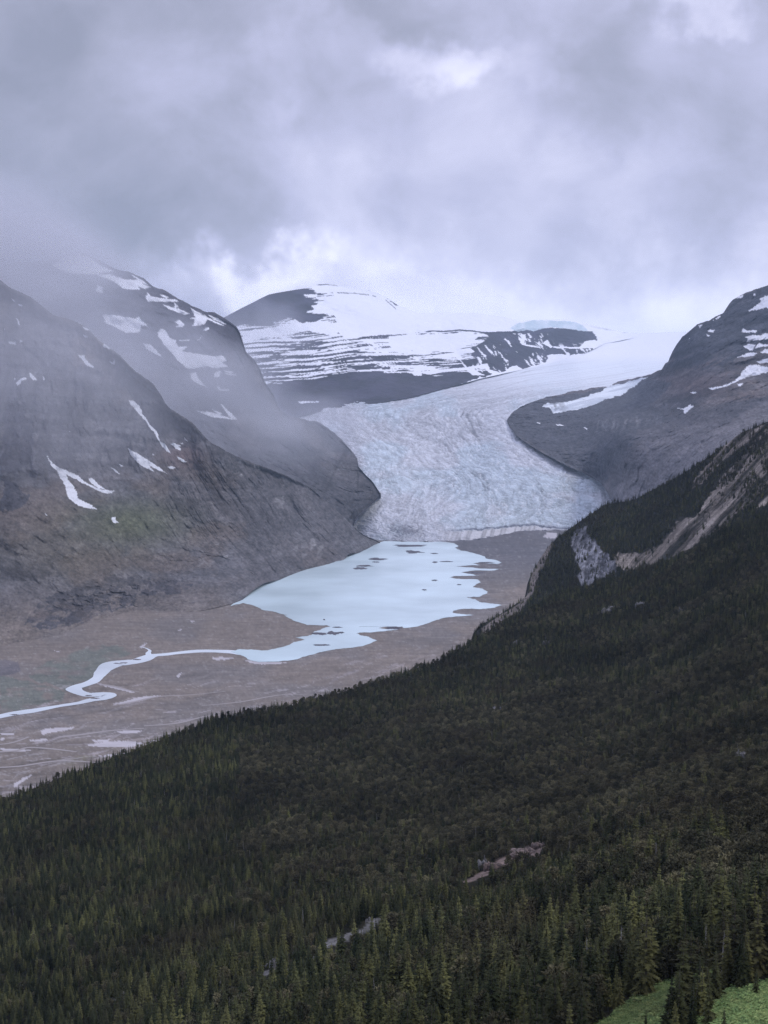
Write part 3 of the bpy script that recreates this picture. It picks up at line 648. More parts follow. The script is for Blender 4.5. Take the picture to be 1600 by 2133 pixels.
def f_col(px, py, V):
    c = floor_tint(px, py)
    gr = polys(px, py, [[(60,1400),(120,1370),(200,1345),(250,1345),(275,1360),(225,1390),(205,1420),(150,1440),(100,1425),(60,1412)],[(0,1405),(60,1420),(140,1440),(130,1460),(60,1475),(0,1485)]], 8, 5, .05)
    gr = gr*sstep(-.45,.15,fbm(px*.03,py*.08,octv=4,seed=95)+.1); c = mixc(c, (.135,.150,.128), gr*.85)
    c = mixc(c, (.115,.112,.13), .6*polys(px, py, [[(0,1375),(40,1378),(45,1400),(0,1408)]], 8, 5, .05))
    s = polys(px, py, SILT, 2.5, 85, .15)
    dn = .10 + .55*sstep(1440, 1640, py)*sstep(900, 200, px)
    stq = fbm(px*.018 + .02*py, (py + .16*px)*.16 + 2*fbm(px*.01, py*.03, octv=2, seed=4), octv=4, seed=86, gain=.62)
    s2 = sstep(.42, .52, stq + .35*dn)*sstep(1390, 1440, py) + .7*sstep(.40,.47,fbm(px*.03,(py+.3*px)*.15,octv=3,seed=87))*sstep(500,760,px)*sstep(1330,1400,py)
    c = mixc(c, (.40,.37,.38), np.clip(s2, 0, 1)*.45)
    thin = sstep(.80, .93, ridged(px*.006+.012*py, (py+.2*px)*.05+fbm(px*.01,py*.03,octv=2,seed=4), octv=3, seed=88))
    c = mixc(c, (.34,.32,.33), thin*.35*sstep(1400,1460,py))
    dk = sstep(.25,.5,fbm(px*.012,(py+.16*px)*.12,octv=4,seed=89))
    c = c*(1-.22*dk*sstep(1380,1420,py))[...,None]
    c = mixc(c, (.16,.16,.06), .4*sstep(.2,.4,fbm(px*.03,py*.12,octv=3,seed=91))*np.exp(-((px-210)/70)**2-((py-1580)/20)**2))
    # terminal moraine ground in front of the ice
    c = mixc(c, (.105,.105,.115), sstep(1230, 1150, py)*.85*sstep(900,960,px))
    c = mixc(c, (.2,.19,.195), .35*sstep(.3,.5,fbm(px*.015,(py+.1*px)*.2,octv=3,seed=92))*(px>900))
    c = grit(c, px, py, 211, .16)
    sp = sstep(.35,.6,fbm(px*.11,(py+.1*px)*.4,octv=3,seed=213,gain=.75)); c = mixc(c, (.36,.35,.34), sp*.35)
    ch = ridged(px*.010+.018*py+1.2*fbm(px*.008,py*.02,octv=2,seed=5), (py+.18*px)*.085, octv=4, seed=215, gain=.6)
    c = mixc(c, (.40,.38,.385), sstep(.55,.75,ch)*.45*sstep(1470,1560,py)); c = c*(1-.3*sstep(.0,-.5,ch)*sstep(1470,1560,py))[...,None]
    c = mixc(c, (.50,.48,.50), s*.8)
    return c, s*.5
floorY = TPS([(0,1200,3000),(1,1201,3000),(1000,1500,3000),(5,1400,3000)])
sheet('ground', -700, 1900, 2.2, 420, [(-700,1096),(1900,1096)], [(-700,1900),(1900,1900)], lambda px, py: planeY(px, py), f_col, M_FLOOR, f_disp, toprough=0, seed=5, back=0, tpow=1.0)
# wide base ground beyond everything
xs = np.linspace(-16000, 16000, 60); ys = np.linspace(-6000, 24000, 60); gx, gy = np.meshgrid(xs, ys)
Vb = np.stack([gx, gy, -8 + 0*gx], -1)
cb = np.array([.15,.14,.14])*np.ones(gx.shape+(3,))
me = make_mesh('terrain', Vb.reshape(-1,3), gridfaces(60,60)[:, ::-1], M_FLOOR, True, {'Col': ('FLOAT_COLOR', rgba(cb.reshape(-1,3))), 'Calm': ('FLOAT', np.zeros(3600, np.float32))})
tag(link('terrain', me), kind='structure')

# ---- lake, river, gravel islets
def water_mat(name, col, rough):
    m, t, b = mat(name); n = t.nodes; l = t.links
    geo = n.new('ShaderNodeNewGeometry')
    q = n.new('ShaderNodeTexNoise'); q.inputs['Scale'].default_value = .004; q.inputs['Detail'].default_value = 4; l.new(geo.outputs['Position'], q.inputs['Vector'])
    r = n.new('ShaderNodeValToRGB'); r.color_ramp.elements[0].position = .35; r.color_ramp.elements[0].color = tuple(np.array(col)*.86)+(1,)
    r.color_ramp.elements[1].position = .65; r.color_ramp.elements[1].color = tuple(np.array(col)*1.12)+(1,)
    l.new(q.outputs['Fac'], r.inputs['Fac']); l.new(r.outputs['Color'], b.inputs['Base Color'])
    b.inputs['Roughness'].default_value = rough; b.inputs['IOR'].default_value = 1.33
    w2 = n.new('ShaderNodeTexNoise'); w2.inputs['Scale'].default_value = .4; w2.inputs['Detail'].default_value = 3; l.new(geo.outputs['Position'], w2.inputs['Vector'])
    bp = n.new('ShaderNodeBump'); bp.inputs['Distance'].default_value = .06; bp.inputs['Strength'].default_value = .5; l.new(w2.outputs['Fac'], bp.inputs['Height']); l.new(bp.outputs[0], b.inputs['Normal'])
    return m
M_LAKE = water_mat('milky_meltwater', (.545, .67, .70), .22)
M_RIVER = water_mat('river_meltwater', (.62, .68, .72), .3)
def refine(poly, seed, amp=1.2, n=4, closed=True):
    """subdivide outline with small fractal wiggles (pixels, flattened vertically)"""
    p = np.array(poly, float); r = np.random.default_rng(seed)
    for k in range(n):
        q = np.roll(p, -1, 0) if closed else p[1:]
        a = p if closed else p[:-1]
        d = q - a; ln = np.hypot(d[:, 0], d[:, 1]); m = (a + q)/2 + np.stack([-d[:, 1], d[:, 0]], -1)/np.maximum(ln, .1)[:, None] * (r.normal(size=len(a))*np.minimum(ln*.12, amp))[:, None]*[1, .45]
        out = np.empty((len(a)+len(m), 2)); out[0::2] = a; out[1::2] = m
        p = out if closed else np.vstack([out, p[-1:]])
        amp *= .6
    return p
from mathutils.geometry import tessellate_polygon
from mathutils import Vector
def flat_poly(name, poly, z, m):
    Y = planeY(poly[:, 0], poly[:, 1], z); V = P(poly[:, 0], poly[:, 1], Y)
    tr = tessellate_polygon([[Vector((v[0], v[1], 0)) for v in V]])
    f = np.array([t for t in tr if len(set(t)) == 3])
    # orient upward
    a, b, c = V[f[:, 0]], V[f[:, 1]], V[f[:, 2]]
    nz = (b[:, 0]-a[:, 0])*(c[:, 1]-a[:, 1]) - (b[:, 1]-a[:, 1])*(c[:, 0]-a[:, 0])
    f[nz < 0] = f[nz < 0][:, ::-1]
    return link(name, make_mesh(name, V, f, m, False))
LAKE = [(480,1262),(520,1225),(640,1175),(725,1150),(800,1127),(850,1128),(900,1129),(945,1131),(955,1137),(948,1141),(975,1149),(1010,1159),(1012,1163),(1035,1167),(1045,1172),(1035,1175),(1005,1172),
 (985,1173),(1000,1177),(960,1179),(945,1180),(985,1182),(1040,1185),(1030,1188),(990,1188),(960,1192),(985,1196),(1000,1199),(945,1200),(937,1203),(960,1206),(995,1207),(1002,1213),(990,1219),(985,1223),(1005,1226),(1016,1232),(1010,1238),(1000,1243),(985,1243),(972,1244),(990,1248),(1000,1254),(1030,1258),(1045,1260),(1030,1266),
 (1000,1269),(965,1268),(945,1272),(943,1276),(965,1279),(988,1281),(950,1284),(920,1288),(895,1297),(870,1305),(840,1308),(838,1305),(810,1305),(788,1308),(810,1311),(830,1311),(800,1315),(760,1317),(742,1319),(750,1323),(770,1328),(786,1334),(770,1341),(740,1348),(700,1352),(670,1358),(640,1366),(620,1373),(580,1378),(540,1379),(515,1373),(508,1367),(480,1358),(500,1352),(545,1355),(570,1352),(600,1344),(612,1337),(635,1332),(615,1328),(640,1325),(650,1322),(655,1315),(670,1310),(688,1305),(680,1302),(640,1302),(610,1292),(592,1283),(600,1281),(575,1275),(545,1270),(530,1262),(505,1256)]
tag(flat_poly('lake', refine(LAKE, 3, 1.4, 3), .2, M_LAKE), 'pale milky blue meltwater lake below the glacier front', None, None, 'structure')
def ribbon(name, pts, z, m, seed):
    p = np.array(pts, float)
    # smooth resample
    t = np.arange(len(p)); tt = np.linspace(0, len(p)-1, (len(p)-1)*14+1)
    def cr(v):
        out = []
        for s in tt:
            i = min(int(s), len(p)-2); f = s - i
            p0, p1, p2, p3 = v[max(i-1, 0)], v[i], v[i+1], v[min(i+2, len(p)-1)]
            out.append(.5*((2*p1)+(-p0+p2)*f+(2*p0-5*p1+4*p2-p3)*f*f+(-p0+3*p1-3*p2+p3)*f**3))
        return np.array(out)
    cx, cyy, w_ = cr(p[:, 0]), cr(p[:, 1]), cr(p[:, 2])
    w_ = w_*(1+.22*fbm(tt*.9, tt*0, octv=3, seed=seed))
    c = P(cx, cyy, planeY(cx, cyy, z)); d = np.gradient(c, axis=0); d[:, 2] = 0; d /= np.linalg.norm(d, axis=1)[:, None]
    nrm = np.stack([-d[:, 1], d[:, 0], 0*d[:, 0]], -1)
    wl = w_[:, None]
    V = np.stack([c + nrm*wl, c, c - nrm*wl], 1)
    f = gridfaces(len(tt), 3)
    return link(name, make_mesh(name, V.reshape(-1, 3), f, m, True))
river = ribbon('river', [(560,1366,16),(520,1361,22),(470,1357,15),(420,1356,13),(380,1359,12),(345,1363,13),(315,1366,14),(290,1376,18),(260,1380,20),(235,1384,20),(215,1397,14),(205,1410,12),(190,1421,13),(165,1429,13),(154,1434,12),(160,1440,12),(178,1446,13),(195,1447,15),(220,1446,14),(228,1449,12),(215,1454,13),(190,1458,12),(165,1464,9),(120,1471,9),(70,1480,12),(30,1486,13),(0,1492,12),(-60,1502,12),(-160,1512,12)], .15, M_RIVER, 5)
tag(river, 'pale winding meltwater river crossing the gravel flats', None, None, 'structure')
tag(ribbon('stream', [(311,1366,7),(309,1360,5),(312,1355,3),(304,1350,1.5),(292,1347,1.2)], .12, M_RIVER, 6), 'short side stream joining the river from above', None, None, 'structure')
M_BAR, t_, b_ = mat('wet_gravel'); b_.inputs['Base Color'].default_value = (.085, .082, .095, 1); b_.inputs['Roughness'].default_value = .9
M_BAR2, t_, b_ = mat('dry_gravel'); b_.inputs['Base Color'].default_value = (.16, .15, .155, 1); b_.inputs['Roughness'].default_value = .95
for mm in (M_BAR, M_BAR2):
    n = mm.node_tree.nodes; l = mm.node_tree.links; q = n.new('ShaderNodeTexNoise'); q.inputs['Scale'].default_value = .15; q.inputs['Detail'].default_value = 6
    geo = n.new('ShaderNodeNewGeometry'); l.new(geo.outputs['Position'], q.inputs['Vector'])
    base = tuple(n['Principled BSDF'].inputs['Base Color'].default_value); rr = n.new('ShaderNodeValToRGB')
    rr.color_ramp.elements[0].position = .3; rr.color_ramp.elements[0].color = tuple(x*.7 for x in base[:3])+(1,); rr.color_ramp.elements[1].position = .7; rr.color_ramp.elements[1].color = tuple(x*1.35 for x in base[:3])+(1,)
    l.new(q.outputs['Fac'], rr.inputs['Fac']); l.new(rr.outputs['Color'], n['Principled BSDF'].inputs['Base Color'])
M_SILT, t_, b_ = mat('dry_silt'); b_.inputs['Base Color'].default_value = (.29, .265, .255, 1); b_.inputs['Roughness'].default_value = .95
for k, ln_ in enumerate([[(-40,1568,3),(30,1564,4),(60,1557,3),(110,1560,3),(160,1566,2)],[(120,1536,3),(170,1530,4),(230,1522,3),(300,1517,2)],
        [(205,1424,2),(240,1430,3),(270,1438,2),(290,1441,1)],[(235,1470,2),(280,1462,4),(330,1451,3),(400,1447,2),(470,1440,1.5)],[(300,1512,2),(370,1506,3),(430,1492,2),(500,1488,1)],
        [(-40,1600,2),(40,1596,3),(120,1585,3),(200,1588,2)],[(420,1470,1.5),(500,1462,2.5),(580,1448,2),(640,1446,1)],[(60,1535,2),(20,1548,3),(-30,1552,2)]]):
    tag(ribbon('dry_channel', ln_, .04, M_SILT, 60+k), None, None, None, 'structure')
def islet(px, py, rx, ry, seed, m=None, h=1.6):
    r = np.random.default_rng(seed); n = 28; th = np.linspace(0, 2*np.pi, n, endpoint=False)
    rad = 1 + .95*fbm(np.cos(th)*1.9+seed, np.sin(th)*1.9, octv=4, seed=seed, gain=.7)
    rings = []
    for k, (s, z) in enumerate([(1.03, .1), (1, .5), (.75, .5+h*.45), (.4, .5+h*.85)]):
        x = px + np.cos(th)*rx*rad*s; y = py + np.sin(th)*ry*rad*s
        q = P(x, y, planeY(x, y, .2)); q[:, 2] = z - .25 + (.3*r.normal(size=n) if k > 1 else 0); rings.append(q)
    V = np.array(rings); i = np.arange(4*n).reshape(4, n); j = np.roll(i, -1, 1)
    f = np.stack([i[:-1], j[:-1], j[1:], i[1:]], -1).reshape(-1, 4)[:, ::-1]
    c = V[-1].mean(0); c[2] = .25 + h; VV = np.vstack([V.reshape(-1, 3), c[None]])
    f = np.vstack([f, np.stack([np.roll(i[-1], -1), i[-1], np.full(n, 4*n), np.full(n, 4*n)], -1)[:, [1,0,2,3]]])
    ff = [tuple(a) if a[2] != a[3] else tuple(a[:3]) for a in f.tolist()]
    me = bpy.data.meshes.new('gravel_islet'); me.from_pydata(VV.tolist(), [], ff); me.update(); me.materials.append(m or M_BAR)
    return tag(link('gravel_islet', me), None, None, None, 'structure')
for k, a in enumerate([(786,1165,19,2.6),(758,1179,16,1.8),(752,1184,12,2.4),(783,1171,8,1),(855,1137,26,2.2),(838,1136,14,1.5),(865,1150,16,2.2),(852,1148,9,1.6),(905,1153,8,.9),(905,1171,6,1.4),(930,1170,12,.8),(905,1209,5,1.1),(884,1229,5,.8),(956,1218,4,.7),(692,1319,12,3.4),(711,1318,6,1.8),(663,1320,16,2.6),(703,1307,10,.8),(672,1344,20,1.1),(822,1308,15,2.6),(675,1291,2,.8),(1010,1172,16,1.0),(990,1193,18,1.2)]):
    islet(*a, seed=k+3)
for k, a in enumerate([(285,1374,8,1.2),(258,1381,9,1.0),(243,1382,6,.8),(198,1455,9,.9),(184,1449,6,.8),(30,1489,8,.8)]):
    islet(*a, seed=k+40, m=M_BAR2, h=.7)

# ------------------------------------------------------------------ forested hillside (near) and spur (behind)
H = TPS([(-300,1780,950),(0,1665,1020),(0,1900,700),(0,2133,500),(-300,2133,560),(450,1490,1180),(450,1800,720),(450,2133,360),(900,1375,1400),(900,1600,900),(900,1800,610),(900,2133,240),
         (1150,1230,1560),(1300,1190,1600),(1300,1450,1060),(1300,1700,560),(1300,1900,320),(1300,2133,185),(1600,1050,1480),(1600,1400,850),(1600,1700,440),(1600,2000,195),(1600,2133,152),
         (1600,2500,100),(900,2500,150),(0,2500,330),(1900,1500,600),(1900,2133,140),(1900,900,1500),(1900,2500,95),(-300,2500,400)])
near_top = [(-350,1800),(-150,1728),(0,1668),(150,1612),(300,1555),(450,1497),(600,1472),(760,1428),(900,1382),(960,1350),(1000,1325),(1060,1290),(1110,1262),(1160,1236),(1240,1216),(1300,1202),(1400,1165),(1440,1148),(1500,1106),(1600,1078),(1750,1010),(1950,960)]
PINK = [[(960,1830),(1000,1808),(1030,1785),(1075,1768),(1110,1755),(1135,1758),(1128,1775),(1090,1785),(1060,1795),(1030,1812),(1000,1832),(975,1845)]]
MEADOW = [[(1190,2420),(1225,2150),(1300,2100),(1345,2072),(1400,2048),(1470,2030),(1500,2022),(1495,2050),(1440,2085),(1400,2110),(1380,2160),(1380,2420)],[(1375,2420),(1385,2170),(1440,2140),(1475,2120),(1500,2085),(1530,2068),(1600,2050),(1700,2030),(1800,2040),(1800,2420)]]
GREY = [[(535,2030),(575,2008),(600,1995),(598,2012),(560,2035)],[(660,1975),(700,1960),(740,1945),(790,1920),(780,1935),(720,1965),(670,1985)],[(850,1865),(885,1850),(880,1862)],
        [(235,2085),(285,2065),(280,2075),(240,2092)]]
def h_col(px, py, V):
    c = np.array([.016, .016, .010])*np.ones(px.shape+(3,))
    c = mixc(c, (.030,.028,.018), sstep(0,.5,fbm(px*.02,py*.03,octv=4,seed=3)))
    c = mixc(c, (.20,.155,.135), polys(px, py, PINK, 8, 5, .06)*.9); c = grit(c, px, py, 231, .3)
    c = mixc(c, (.15,.148,.142), polys(px, py, GREY, 8, 5, .06))
    c = mixc(c, (.12,.118,.112), nearroad(px, py, [(430,2080),(500,2060),(575,2030),(640,2000),(700,1975),(790,1930),(860,1880)], 8)*sstep(-.1,.2,fbm(px*.06,py*.1,octv=3,seed=31)))
    c = mixc(c, (.060,.115,.040), polys(px, py, MEADOW, 10, 7, .03))
    return c, 0*px
def h_disp(px, py, V, t):
    o = np.zeros_like(V); o[..., 2] = 3.5*fbm(V[...,0]*.02, V[...,1]*.02, octv=4, seed=3)*sstep(0, .1, t)*sstep(150, 400, V[...,1]); return o
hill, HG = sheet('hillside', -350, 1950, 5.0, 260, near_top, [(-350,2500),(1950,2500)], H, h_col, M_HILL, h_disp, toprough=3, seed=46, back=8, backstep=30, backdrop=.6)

S = TPS([(980,1330,1850),(1060,1262,1950),(1105,1200,2050),(1146,1131,2150),(1210,1079,2200),(1320,1036,2200),(1412,987,2150),(1510,921,2080),(1600,872,2000),(1900,730,1850),
         (1250,1150,2020),(1350,1180,1850),(1500,1090,1750),(1600,1000,1750),(1450,1050,1930),(1200,1250,1850),(1900,1000,1600),(1300,1300,1700),(1000,1500,1700),(1600,1200,1550)])
SCREE_P = [[(1281,1154),(1337,1150),(1375,1135),(1412,1082),(1450,1075),(1472,1045),(1499,992),(1555,948),(1600,898),(1700,850),(1700,1040),(1600,1052),(1544,1060),(1499,1105),(1450,1135),(1394,1169),(1360,1176),(1307,1187),(1281,1184)],
           [(1440,1018),(1468,975),(1499,940),(1525,910),(1600,882),(1700,840),(1700,850),(1600,896),(1545,935),(1500,962),(1470,1000),(1450,1018)]]
CLIFF_P = [[(1187,1124),(1200,1108),(1214,1094),(1225,1090),(1229,1112),(1240,1131),(1262,1150),(1281,1172),(1281,1187),(1259,1199),(1240,1214),(1225,1225),(1206,1221),(1202,1199),(1210,1187),(1195,1161)]]
EDGE_P = [[(1000,1310),(1040,1282),(1075,1262),(1103,1235),(1106,1200),(1127,1157),(1146,1128),(1153,1133),(1138,1170),(1122,1205),(1110,1240),(1085,1270),(1050,1292),(1010,1330)]]
TREEPATCH = [[(1545,1010),(1570,985),(1590,1000),(1600,1030),(1565,1048)],[(1560,905),(1600,890),(1600,940),(1575,960),(1560,935)],[(1500,1000),(1540,965),(1560,960),(1530,1000),(1505,1020)],[(1590,960),(1640,950),(1640,990),(1595,985)]]
def s_col(px, py, V):
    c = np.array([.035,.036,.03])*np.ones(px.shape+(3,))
    sr = polys(px, py, SCREE_P, 12, 5, .06)
    v = fbm((px+.9*py)*.05, (py+.95*px)*.03, octv=5, seed=6, gain=.75)
    c = mixc(c, (.205,.18,.155), sr*sstep(-.3,.1,v))
    c = mixc(c, (.38,.34,.295), sr*sstep(.1,.4,v)*.8)
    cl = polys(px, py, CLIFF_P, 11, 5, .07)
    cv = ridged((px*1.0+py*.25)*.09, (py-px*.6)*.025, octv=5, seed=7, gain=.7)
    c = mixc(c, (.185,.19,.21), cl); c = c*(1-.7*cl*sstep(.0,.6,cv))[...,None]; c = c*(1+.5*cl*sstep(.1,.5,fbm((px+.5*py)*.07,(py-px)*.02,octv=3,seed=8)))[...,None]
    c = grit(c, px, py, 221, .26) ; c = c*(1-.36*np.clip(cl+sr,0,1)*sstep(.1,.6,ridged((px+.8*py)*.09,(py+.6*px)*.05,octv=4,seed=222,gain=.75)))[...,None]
    c = mixc(c, (.20,.175,.16), polys(px, py, EDGE_P, 3, 5, .08)*(.7+.3*v))
    return c, 0*px
def s_disp(px, py, V, t):
    o = np.zeros_like(V)
    cl = np.exp(-((px-1232)/50)**2-((py-1155)/60)**2)
    o[..., 1] = 14*ridged((px*1.0+py*.25)*.09, (py-px*.6)*.025, octv=4, seed=7)*sstep(0,.1,t)*cl + 12*fbm(V[...,0]*.02, V[...,2]*.03, octv=4, seed=3)*sstep(0,.1,t); return o
spur, SG = sheet('spur', 985, 1950, 2.5, 240,
      [(985,1322),(1000,1303),(1064,1266),(1101,1238),(1105,1200),(1127,1160),(1146,1134),(1169,1114),(1210,1084),(1262,1050),(1319,1042),(1360,1021),(1412,993),(1469,957),(1510,927),(1544,901),(1600,878),(1750,800),(1950,720)],
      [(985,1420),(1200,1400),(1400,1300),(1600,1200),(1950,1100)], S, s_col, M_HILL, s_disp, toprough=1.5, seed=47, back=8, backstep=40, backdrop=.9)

# ------------------------------------------------------------------ trees
def foliage_mat(name, c0, c1, c2, brown=.4):
    m, t, b = mat(name); n = t.nodes; l = t.links
    oi = n.new('ShaderNodeObjectInfo'); r = n.new('ShaderNodeValToRGB'); e = r.color_ramp.elements
    e[0].position = 0; e[0].color = c0+(1,); e[1].position = 1; e[1].color = c2+(1,); q = e.new(.6); q.color = c1+(1,)
    l.new(oi.outputs['Random'], r.inputs['Fac'])
    geo = n.new('ShaderNodeNewGeometry'); ns = n.new('ShaderNodeTexNoise'); ns.inputs['Scale'].default_value = .012; ns.inputs['Detail'].default_value = 3
    l.new(geo.outputs['Position'], ns.inputs['Vector'])
    ns2 = n.new('ShaderNodeTexNoise'); ns2.inputs['Scale'].default_value = 1.3; ns2.inputs['Detail'].default_value = 2; l.new(geo.outputs['Position'], ns2.inputs['Vector'])
    mr = n.new('ShaderNodeMapRange'); mr.inputs['From Min'].default_value = .3; mr.inputs['From Max'].default_value = .7; mr.inputs['To Min'].default_value = .72; mr.inputs['To Max'].default_value = 1.95
    l.new(ns.outputs['Fac'], mr.inputs['Value'])
    mr2 = n.new('ShaderNodeMapRange'); mr2.inputs['From Min'].default_value = .3; mr2.inputs['From Max'].default_value = .7; mr2.inputs['To Min'].default_value = .7; mr2.inputs['To Max'].default_value = 1.35
    l.new(ns2.outputs['Fac'], mr2.inputs['Value'])
    mm = n.new('ShaderNodeMath'); mm.operation = 'MULTIPLY'; l.new(mr.outputs[0], mm.inputs[0]); l.new(mr2.outputs[0], mm.inputs[1])
    vm = n.new('ShaderNodeVectorMath'); vm.operation = 'SCALE'; l.new(r.outputs['Color'], vm.inputs[0]); l.new(mm.outputs[0], vm.inputs['Scale'])
    ns3 = n.new('ShaderNodeTexNoise'); ns3.inputs['Scale'].default_value = .02; ns3.inputs['Detail'].default_value = 4; l.new(geo.outputs['Position'], ns3.inputs['Vector'])
    mr3 = n.new('ShaderNodeMapRange'); mr3.inputs['From Min'].default_value = .52; mr3.inputs['From Max'].default_value = .68; mr3.inputs['To Max'].default_value = brown; l.new(ns3.outputs['Fac'], mr3.inputs['Value'])
    mb = n.new('ShaderNodeMix'); mb.data_type = 'RGBA'; l.new(mr3.outputs[0], mb.inputs[0]); l.new(vm.outputs[0], mb.inputs[6]); mb.inputs[7].default_value = (.072, .055, .040, 1)
    l.new(mb.outputs[2], b.inputs['Base Color']); b.inputs['Roughness'].default_value = .8; b.inputs['Specular IOR Level'].default_value = .02
    return m
M_FIR = foliage_mat('fir_needles', (.015,.020,.010), (.037,.042,.019), (.088,.090,.034))
M_PINE = foliage_mat('pine_needles', (.038,.039,.024), (.078,.074,.046), (.130,.120,.068))
M_BARK, t_, b_ = mat('bark'); b_.inputs['Base Color'].default_value = (.10,.085,.07,1); b_.inputs['Roughness'].default_value = .95
n = t_.nodes; q = n.new('ShaderNodeTexNoise'); q.inputs['Scale'].default_value = 6; rr = n.new('ShaderNodeValToRGB'); rr.color_ramp.elements[0].color = (.05,.042,.035,1); rr.color_ramp.elements[1].color = (.15,.13,.11,1)
t_.links.new(q.outputs['Fac'], rr.inputs['Fac']); t_.links.new(rr.outputs['Color'], b_.inputs['Base Color'])
M_DEAD, t_, b_ = mat('weathered_wood'); b_.inputs['Roughness'].default_value = .95
n = t_.nodes; q = n.new('ShaderNodeTexNoise'); q.inputs['Scale'].default_value = 5; rr = n.new('ShaderNodeValToRGB'); rr.color_ramp.elements[0].color = (.16,.155,.15,1); rr.color_ramp.elements[1].color = (.34,.33,.32,1)
t_.links.new(q.outputs['Fac'], rr.inputs['Fac']); t_.links.new(rr.outputs['Color'], b_.inputs['Base Color'])

class Tri:
    def __init__(s): s.v = []; s.f = []; s.n = 0
    def tri(s, a, b, c): s.v += [a, b, c]; s.f.append((s.n, s.n+1, s.n+2)); s.n += 3
    def mesh(s, name, m): return make_mesh(name, np.array(s.v), np.array(s.f), m, False)
def trunk_tris(T, h, r, seed, lean=.0, rings=6, n=7):
    rr = random.Random(seed); prev = None
    bx, by = 0, 0
    for k in range(rings+1):
        z = -.4 + (h+.4)*k/rings; q = r*(1-k/rings)**.8 + .01
        bx += rr.uniform(-1, 1)*.02*h/rings; by += rr.uniform(-1, 1)*.02*h/rings
        ring = [np.array([bx+q*math.cos(2*math.pi*i/n), by+q*math.sin(2*math.pi*i/n), z]) for i in range(n)]
        if prev:
            for i in range(n):
                j = (i+1) % n; T.tri(prev[i], prev[j], ring[j]); T.tri(prev[i], ring[j], ring[i])
        prev = ring
def fir_crown(seed, h=10.0, R0=1.5, whorls=30, per=7, bare=.06, power=.85, gap=0.0):
    rr = random.Random(seed); T = Tri()
    side = [rr.uniform(.75, 1.2) for _ in range(8)]
    for wv in range(whorls):
        f = (wv + rr.uniform(-.3, .3))/whorls; f = min(max(f, 0), .985)
        z = h*(bare + (1-bare)*f)
        rad = R0*((1-f)**power)*(.9+.25*math.sin(wv*1.7+seed)) + .10
        if f < .12: rad *= .7 + 2.5*f
        if rr.random() < gap: rad *= .5
        ph = rr.uniform(0, 6.28)
        m_ = max(4, int(per*(1-.4*f)))
        for b in range(m_):
            a = ph + 2*math.pi*b/m_ + rr.uniform(-.25, .25)
            ln = rad*rr.uniform(.7, 1.15)*side[int((a % 6.283)/6.283*8) % 8]
            d = np.array([math.cos(a), math.sin(a), 0]); s = np.array([-math.sin(a), math.cos(a), 0])
            up0 = .35*(f) + .05; droop = .45*(1-f) + .12
            def sp(u): return np.array([0, 0, z]) + d*ln*u + np.array([0, 0, ln*(up0*u - droop*u*u)])
            k = 5
            wd = ln*.42 + .08
            for q in range(k):
                u0 = .12 + .8*q/k; u1 = u0 + .24
                p0 = sp(u0); p1 = sp(min(u1, 1.05)); ww = wd*(1.05-u0)*rr.uniform(.75, 1.25) + .05
                for sg in (-1, 1):
                    tip = (p0*.35+p1*.65) + s*sg*ww + d*ww*.35 + np.array([0, 0, rr.uniform(-.22, .02)*ww])
                    T.tri(p0, p1, tip)
            # hanging spray below the limb and the tip
            pm = sp(.55); T.tri(sp(.2), sp(.95), pm + np.array([0, 0, -.22*ln-.05]))
            T.tri(sp(.8)+s*.07, sp(.8)-s*.07, sp(1.0)+d*.16*ln)
    # leader
    for a in range(5):
        c, s_ = math.cos(a*1.26), math.sin(a*1.26)
        T.tri(np.array([.13*c, .13*s_, h*.955]), np.array([-.13*c, -.13*s_, h*.955+.05]), np.array([0, 0, h*1.03]))
    return T
def pine_crown(seed, h=7.0, R0=2.0, clumps=170):
    rr = random.Random(seed); T = Tri()
    lob = [(rr.uniform(-.55, .55)*R0, rr.uniform(-.55, .55)*R0, h*rr.uniform(.35, .85), rr.uniform(.45, .75)*R0) for _ in range(7)] + [(0, 0, h*.84, .5*R0), (0, 0, h*.55, .8*R0)]
    for c in range(clumps):
        L_ = rr.choice(lob)
        v = np.array([rr.gauss(0, 1), rr.gauss(0, 1), rr.gauss(0, 1)]); v /= np.linalg.norm(v)+1e-6
        if v[2] < -.5: v[2] *= -1
        p = np.array(L_[:3]) + v*L_[3]*rr.uniform(.72, 1.08)*np.array([1, 1, .95])
        g = rr.uniform(.22, .42)*R0/2
        for k in range(8):
            a = np.array([rr.gauss(0, 1), rr.gauss(0, 1), rr.gauss(0, 1)]); a /= np.linalg.norm(a)+1e-6
            b = np.cross(a, v+[.01, .02, .03]); b /= np.linalg.norm(b)+1e-6
            o = (v*.8 + a*.9)*g
            T.tri(p - b*g*.38, p + b*g*.38, p + o*1.35)
    return T
def snag_tris(seed, h=8.0):
    rr = random.Random(seed); T = Tri(); trunk_tris(T, h, .16, seed)
    for k in range(26):
        z = h*rr.uniform(.2, .95); a = rr.uniform(0, 6.28); ln = rr.uniform(.4, 1.2)*(1.1-z/h)+.2
        d = np.array([math.cos(a), math.sin(a), rr.uniform(-.3, .5)])
        p = np.array([0, 0, z]); s = np.array([-math.sin(a), math.cos(a), 0])*.04; u = np.array([0, 0, .05])
        T.tri(p-s, p+s, p+d*ln); T.tri(p-u, p+u, p+d*ln)
    return T
protos = []    # (kind, height, crown mesh, trunk mesh, radius)
specs = [('fir', 11, 11.0, 1.35, 34, 7, .85), ('fir', 12, 10.0, 1.7, 32, 8, .9), ('fir', 13, 9.0, 1.15, 30, 7, .8), ('fir', 14, 11.5, 2.1, 34, 9, .95), ('fir', 15, 7.0, 1.25, 24, 7, .9), ('fir', 16, 9.5, 1.5, 26, 7, .75)]
